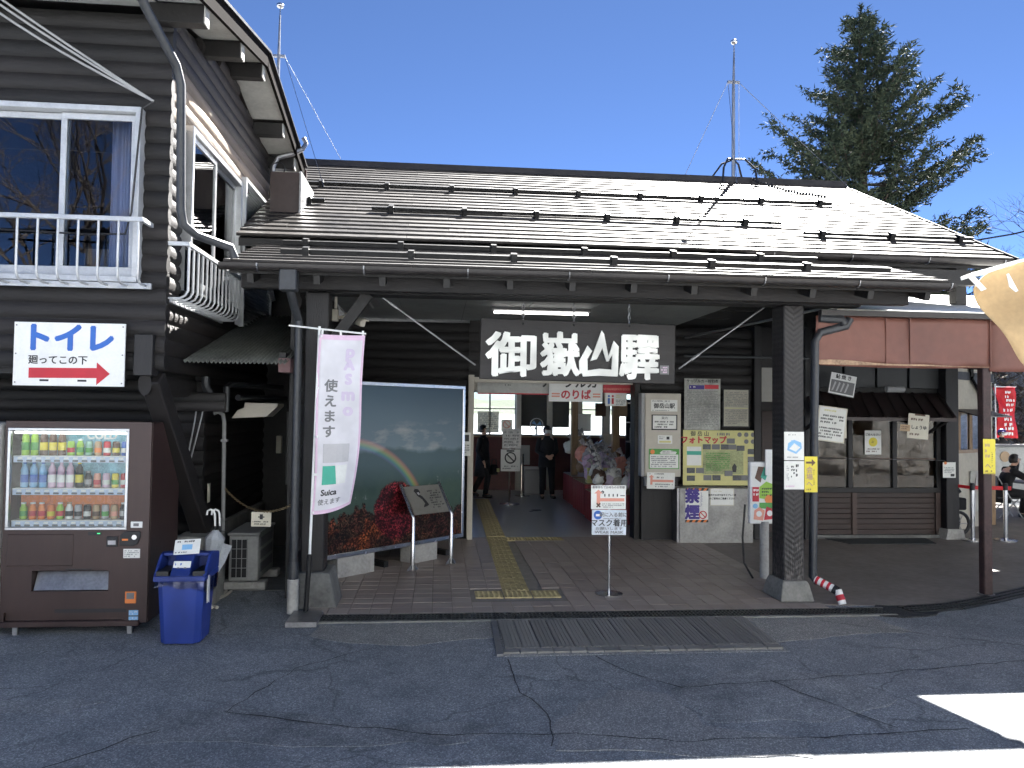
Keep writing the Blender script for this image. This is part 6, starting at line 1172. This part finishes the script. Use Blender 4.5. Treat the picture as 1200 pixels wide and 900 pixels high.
J1 = dict(STAND); J1['_look'] = (.45, -1, -.2); J1.pop('_look')
person('person in black coat and white mask standing in the hall, hands clasped', (2.47, 17.35, .016), .12, J1)
J2 = dict(STAND); J2.update(kneeL=(-.10, -.16, .50), ankleL=(-.10, -.10, .10), toeL=(-.10, -.26, .05), kneeR=(.09, .06, .48), ankleR=(.09, .24, .12), toeR=(.09, .12, .035), wrL=(-.26, -.10, .86), palmL=(-.27, -.13, .79), elL=(-.24, .04, 1.08), wrR=(.25, -.02, .84), palmR=(.26, -.05, .77))
person('person in dark dotted skirt walking past the doorway edge inside the hall', (1.02, 17.5, .016), 1.2, J2, skirt='dotted_skirt', mask=True)
hb_ = thing('handbag', 'small dark bag with yellow tag carried by the walking person', 'bag', (1.27, 17.4, .55)); B().box(1.19, 1.35, 17.34, 17.46, .55, .78).build('body', 'coat', hb_, bev=.02); B().tube([(1.21, 17.4, .78), (1.23, 17.4, .9), (1.31, 17.4, .9), (1.33, 17.4, .78)], .01, 6).build('handle', 'black', hb_); B().box(1.33, 1.39, 17.33, 17.34, .62, .70).build('tag', 'pale_yellow', hb_)
person('person in dark cap and mask standing behind the pale counter at far right', (15.75, 20.2, .0), .1, dict(STAND), cap='navy', mask=True)
SIT = dict(pelvis=(0, .05, .52), spine=(0, .02, .70), chest=(0, -.06, .88), neck0=(0, -.12, 1.0), neck=(0, -.14, 1.04), jaw=(0, -.18, 1.085), face=(0, -.18, 1.15), crown=(0, -.16, 1.21), hipL=(-.10, .02, .50), hipR=(.10, .02, .50), kneeL=(-.14, -.42, .50), kneeR=(.13, -.42, .50), ankleL=(-.14, -.38, .09), ankleR=(.14, -.36, .09), toeL=(-.15, -.52, .035), toeR=(.15, -.50, .035),
           shL=(-.165, -.06, .94), shR=(.165, -.06, .94), elL=(-.24, -.28, .80), elR=(.22, -.30, .95), wrL=(-.10, -.44, .78), wrR=(.13, -.27, 1.14), palmL=(-.06, -.50, .78), palmR=(.10, -.23, 1.20))
person('person in black jacket sitting on a folding chair, one hand at the head', (11.15, 14.2, .0), 1.35, SIT, mask=False)
ch = thing('folding_chair', 'dark folding chair under the seated person', 'chair', (11.1, 14.2, 0))
cm = Matrix.Translation((11.15, 14.2, 0)) @ Matrix.Rotation(1.35, 4, 'Z')
o = B().box(-.20, .20, -.18, .20, .40, .43).build('seat', 'black', ch, bev=.01); o.matrix_basis = cm; o = B().box(-.20, .20, .22, .24, .62, .84).build('backrest', 'black', ch, bev=.01); o.matrix_basis = cm
for x in (-.19, .19):
    for a, c in (((x, -.22, .02), (x, .24, .84)), ((x, .24, .02), (x, -.16, .42))): o = B().tube([a, c], .012, 7).build('leg', 'steel_dull', ch); o.matrix_basis = cm
ct = thing('counter', 'pale boxy counter beyond the awning with a dark round mark', 'counter', (15.3, 19.2, 0)); B().box(13.6, 17.2, 19.0, 19.4, 0, 1.22).build('body', 'soffit_white', ct, bev=.02); B().lathe([(.14, 0), (.14, .01)], 16, (0, 0, 0), Matrix.Translation((14.9, 18.99, .95)) @ RX90).build('round_mark', 'tan', ct); B().box(13.5, 17.3, 18.9, 19.45, 1.22, 1.27).build('top', 'midgrey', ct)
tb_ = thing('folding_table', 'dark topped table beside the seated person', 'table', (11.9, 14.3, 0)); B().box(11.5, 12.9, 13.9, 14.7, .68, .72).build('tabletop', 'midgrey', tb_, bev=.01)
for x in (11.55, 12.85):
    for y in (13.95, 14.65): B().tube([(x, y, 0), (x, y, .68)], .016, 7).build('leg', 'steel_dull', tb_)
eas = thing('easel_board', 'pale leaning board on thin legs between post and seated person', 'sign', (9.9, 12.9, 0)); B().bar((9.80, 12.9, .02), (9.62, 12.95, 1.0), .03, .03).build('leg', 'silver', eas); B().bar((9.50, 12.9, .02), (9.62, 12.95, 1.0), .03, .03).build('leg', 'silver', eas); B().bar((9.62, 13.0, .3), (9.62, 12.95, 1.02), .25, .02).build('panel', 'soffit_white', eas)
# ================================================================== TREES AND LINES
def conifer():
    rnd = random.Random(31); bx, by, top = 16.15, 28.0, 17.7
    t_ = thing('conifer', 'tall dark conifer with ragged crown standing behind the station roof', 'tree', (bx, by, 0))
    trunk = [(bx+.05*math.sin(z*.7), by, z) for z in [i*top/14 for i in range(15)]]
    B().tube(trunk, [.34*(1-i/14)**.8+.02 for i in range(15)], 9).build('trunk', 'bark', t_, smooth=True)
    limbs = B(); leaf = B(); z = 2.6
    while z < top-.25:
        h = (top-z)/top; n_ = 6 if z > 13 else 7
        for k in range(n_):
            a = k*2*PI/n_+rnd.uniform(-.5, .5)+z*2.4
            L = (.06+.66*(top-z)**.95)*rnd.uniform(.5, 1.10)
            if math.cos(a) > .2 and 9 < z < 12: L *= 1.1
            if math.cos(a) < -.2 and 12.2 < z < 14.5: L *= .72
            if rnd.random() < .09: L *= .5
            L = min(L, 3.9)
            d = Vector((math.cos(a), math.sin(a), 0)); lift = rnd.uniform(.12, .42) if z > 9 else rnd.uniform(-.05, .25)
            pts = [Vector((bx, by, z))+d*L*s+Vector((0, 0, L*lift*s+L*.16*s*s-.10*L*math.sin(s*PI))) for s in (0, .25, .5, .75, 1)]
            limbs.tube(pts, [.055*h+.022, .045*h+.016, .03*h+.012, .018, .008], 4, False)
            m_ = max(6, int(L*9))
            for q in range(m_):
                s = .16+.86*((q+rnd.random())/m_)**.8; i = min(3, int(s*4)); f = min(1.05, s*4-i); p = pts[i].lerp(pts[i+1], f)
                side = d.cross(Vector((0, 0, 1)))*rnd.choice((-1, 1)); tw = (d*rnd.uniform(.3, .8)+side*rnd.uniform(.2, .9)+Vector((0, 0, rnd.uniform(-.25, .45)))).normalized(); TL = rnd.uniform(.25, .62)*(1.15-.5*s)+.08
                for w_ in range(int(7+TL*15)):
                    c = p+tw*TL*rnd.random()+Vector((rnd.gauss(0, .06), rnd.gauss(0, .06), rnd.gauss(0, .05)))
                    e = (tw*.6+Vector((rnd.gauss(0, .6), rnd.gauss(0, .6), rnd.gauss(.1, .5)))).normalized(); wv = e.orthogonal().normalized(); wv = (wv*math.cos(w_)+e.cross(wv)*math.sin(w_))*rnd.uniform(.022, .048); ln_ = rnd.uniform(.12, .26)
                    leaf.add([c-wv, c+wv, c+e*ln_], [(0, 1, 2)])
        z += rnd.uniform(.22, .36) if z > 11 else rnd.uniform(.30, .48)
    for w_ in range(160):
        c = Vector((bx, by, top-.5+rnd.random()*.75)); e = Vector((rnd.gauss(0, .5), rnd.gauss(0, .5), .7)).normalized(); wv = e.orthogonal().normalized()*.03; leaf.add([c-wv, c+wv, c+e*.22], [(0, 1, 2)])
    limbs.build('limbs', 'bark', t_); leaf.build('crown', 'needles', t_); print('needles', len(leaf.f))
conifer()
def bare_tree(name, label, base, h, seed, depth=6, r=.12, spread=.5):
    rnd = random.Random(seed); t_ = thing(name, label, 'tree', base); tr = B(); cr = B()
    def grow(p, d, L, r_, lv):
        q = p+d*L*.5+Vector((rnd.gauss(0, .04*L), rnd.gauss(0, .04*L), 0)); e = p+d*L
        (tr if lv < 2 else cr).tube([p, q, e], [r_, r_*.85, r_*.68], 5 if lv < 3 else 3, False)
        if lv >= depth: return
        for k in range(3 if lv > 0 else 4):
            nd = (d+Vector((rnd.gauss(0, spread), rnd.gauss(0, spread), rnd.gauss(.08, spread*.6)))).normalized(); grow(p.lerp(e, rnd.uniform(.55, 1)), nd, L*rnd.uniform(.58, .82), r_*.58, lv+1)
    grow(Vector(base), Vector((0, 0, 1)), h*.32, r, 0); tr.build('trunk', 'bark', t_); cr.build('crown', 'bark', t_)
bare_tree('bare_tree', 'leafless tree whose twigs reach in at the right edge', (23.6, 27, 0), 11.5, 4)
bare_tree('bare_tree', 'leafless tree across the road mirrored in the upper window', (-9.6, -7.5, .6), 13, 9, 6, .16, .55)
tag(B().tube([(17.8, 25, 8.0), (20, 25, 8.42), (26, 25, 10.0), (34, 25, 12.4)], .03, 5).build('overhead_line', 'black'), 'thin overhead power line at the right above the roof corner', 'cable')
# second, lower conifer clump showing under the main eave at the right
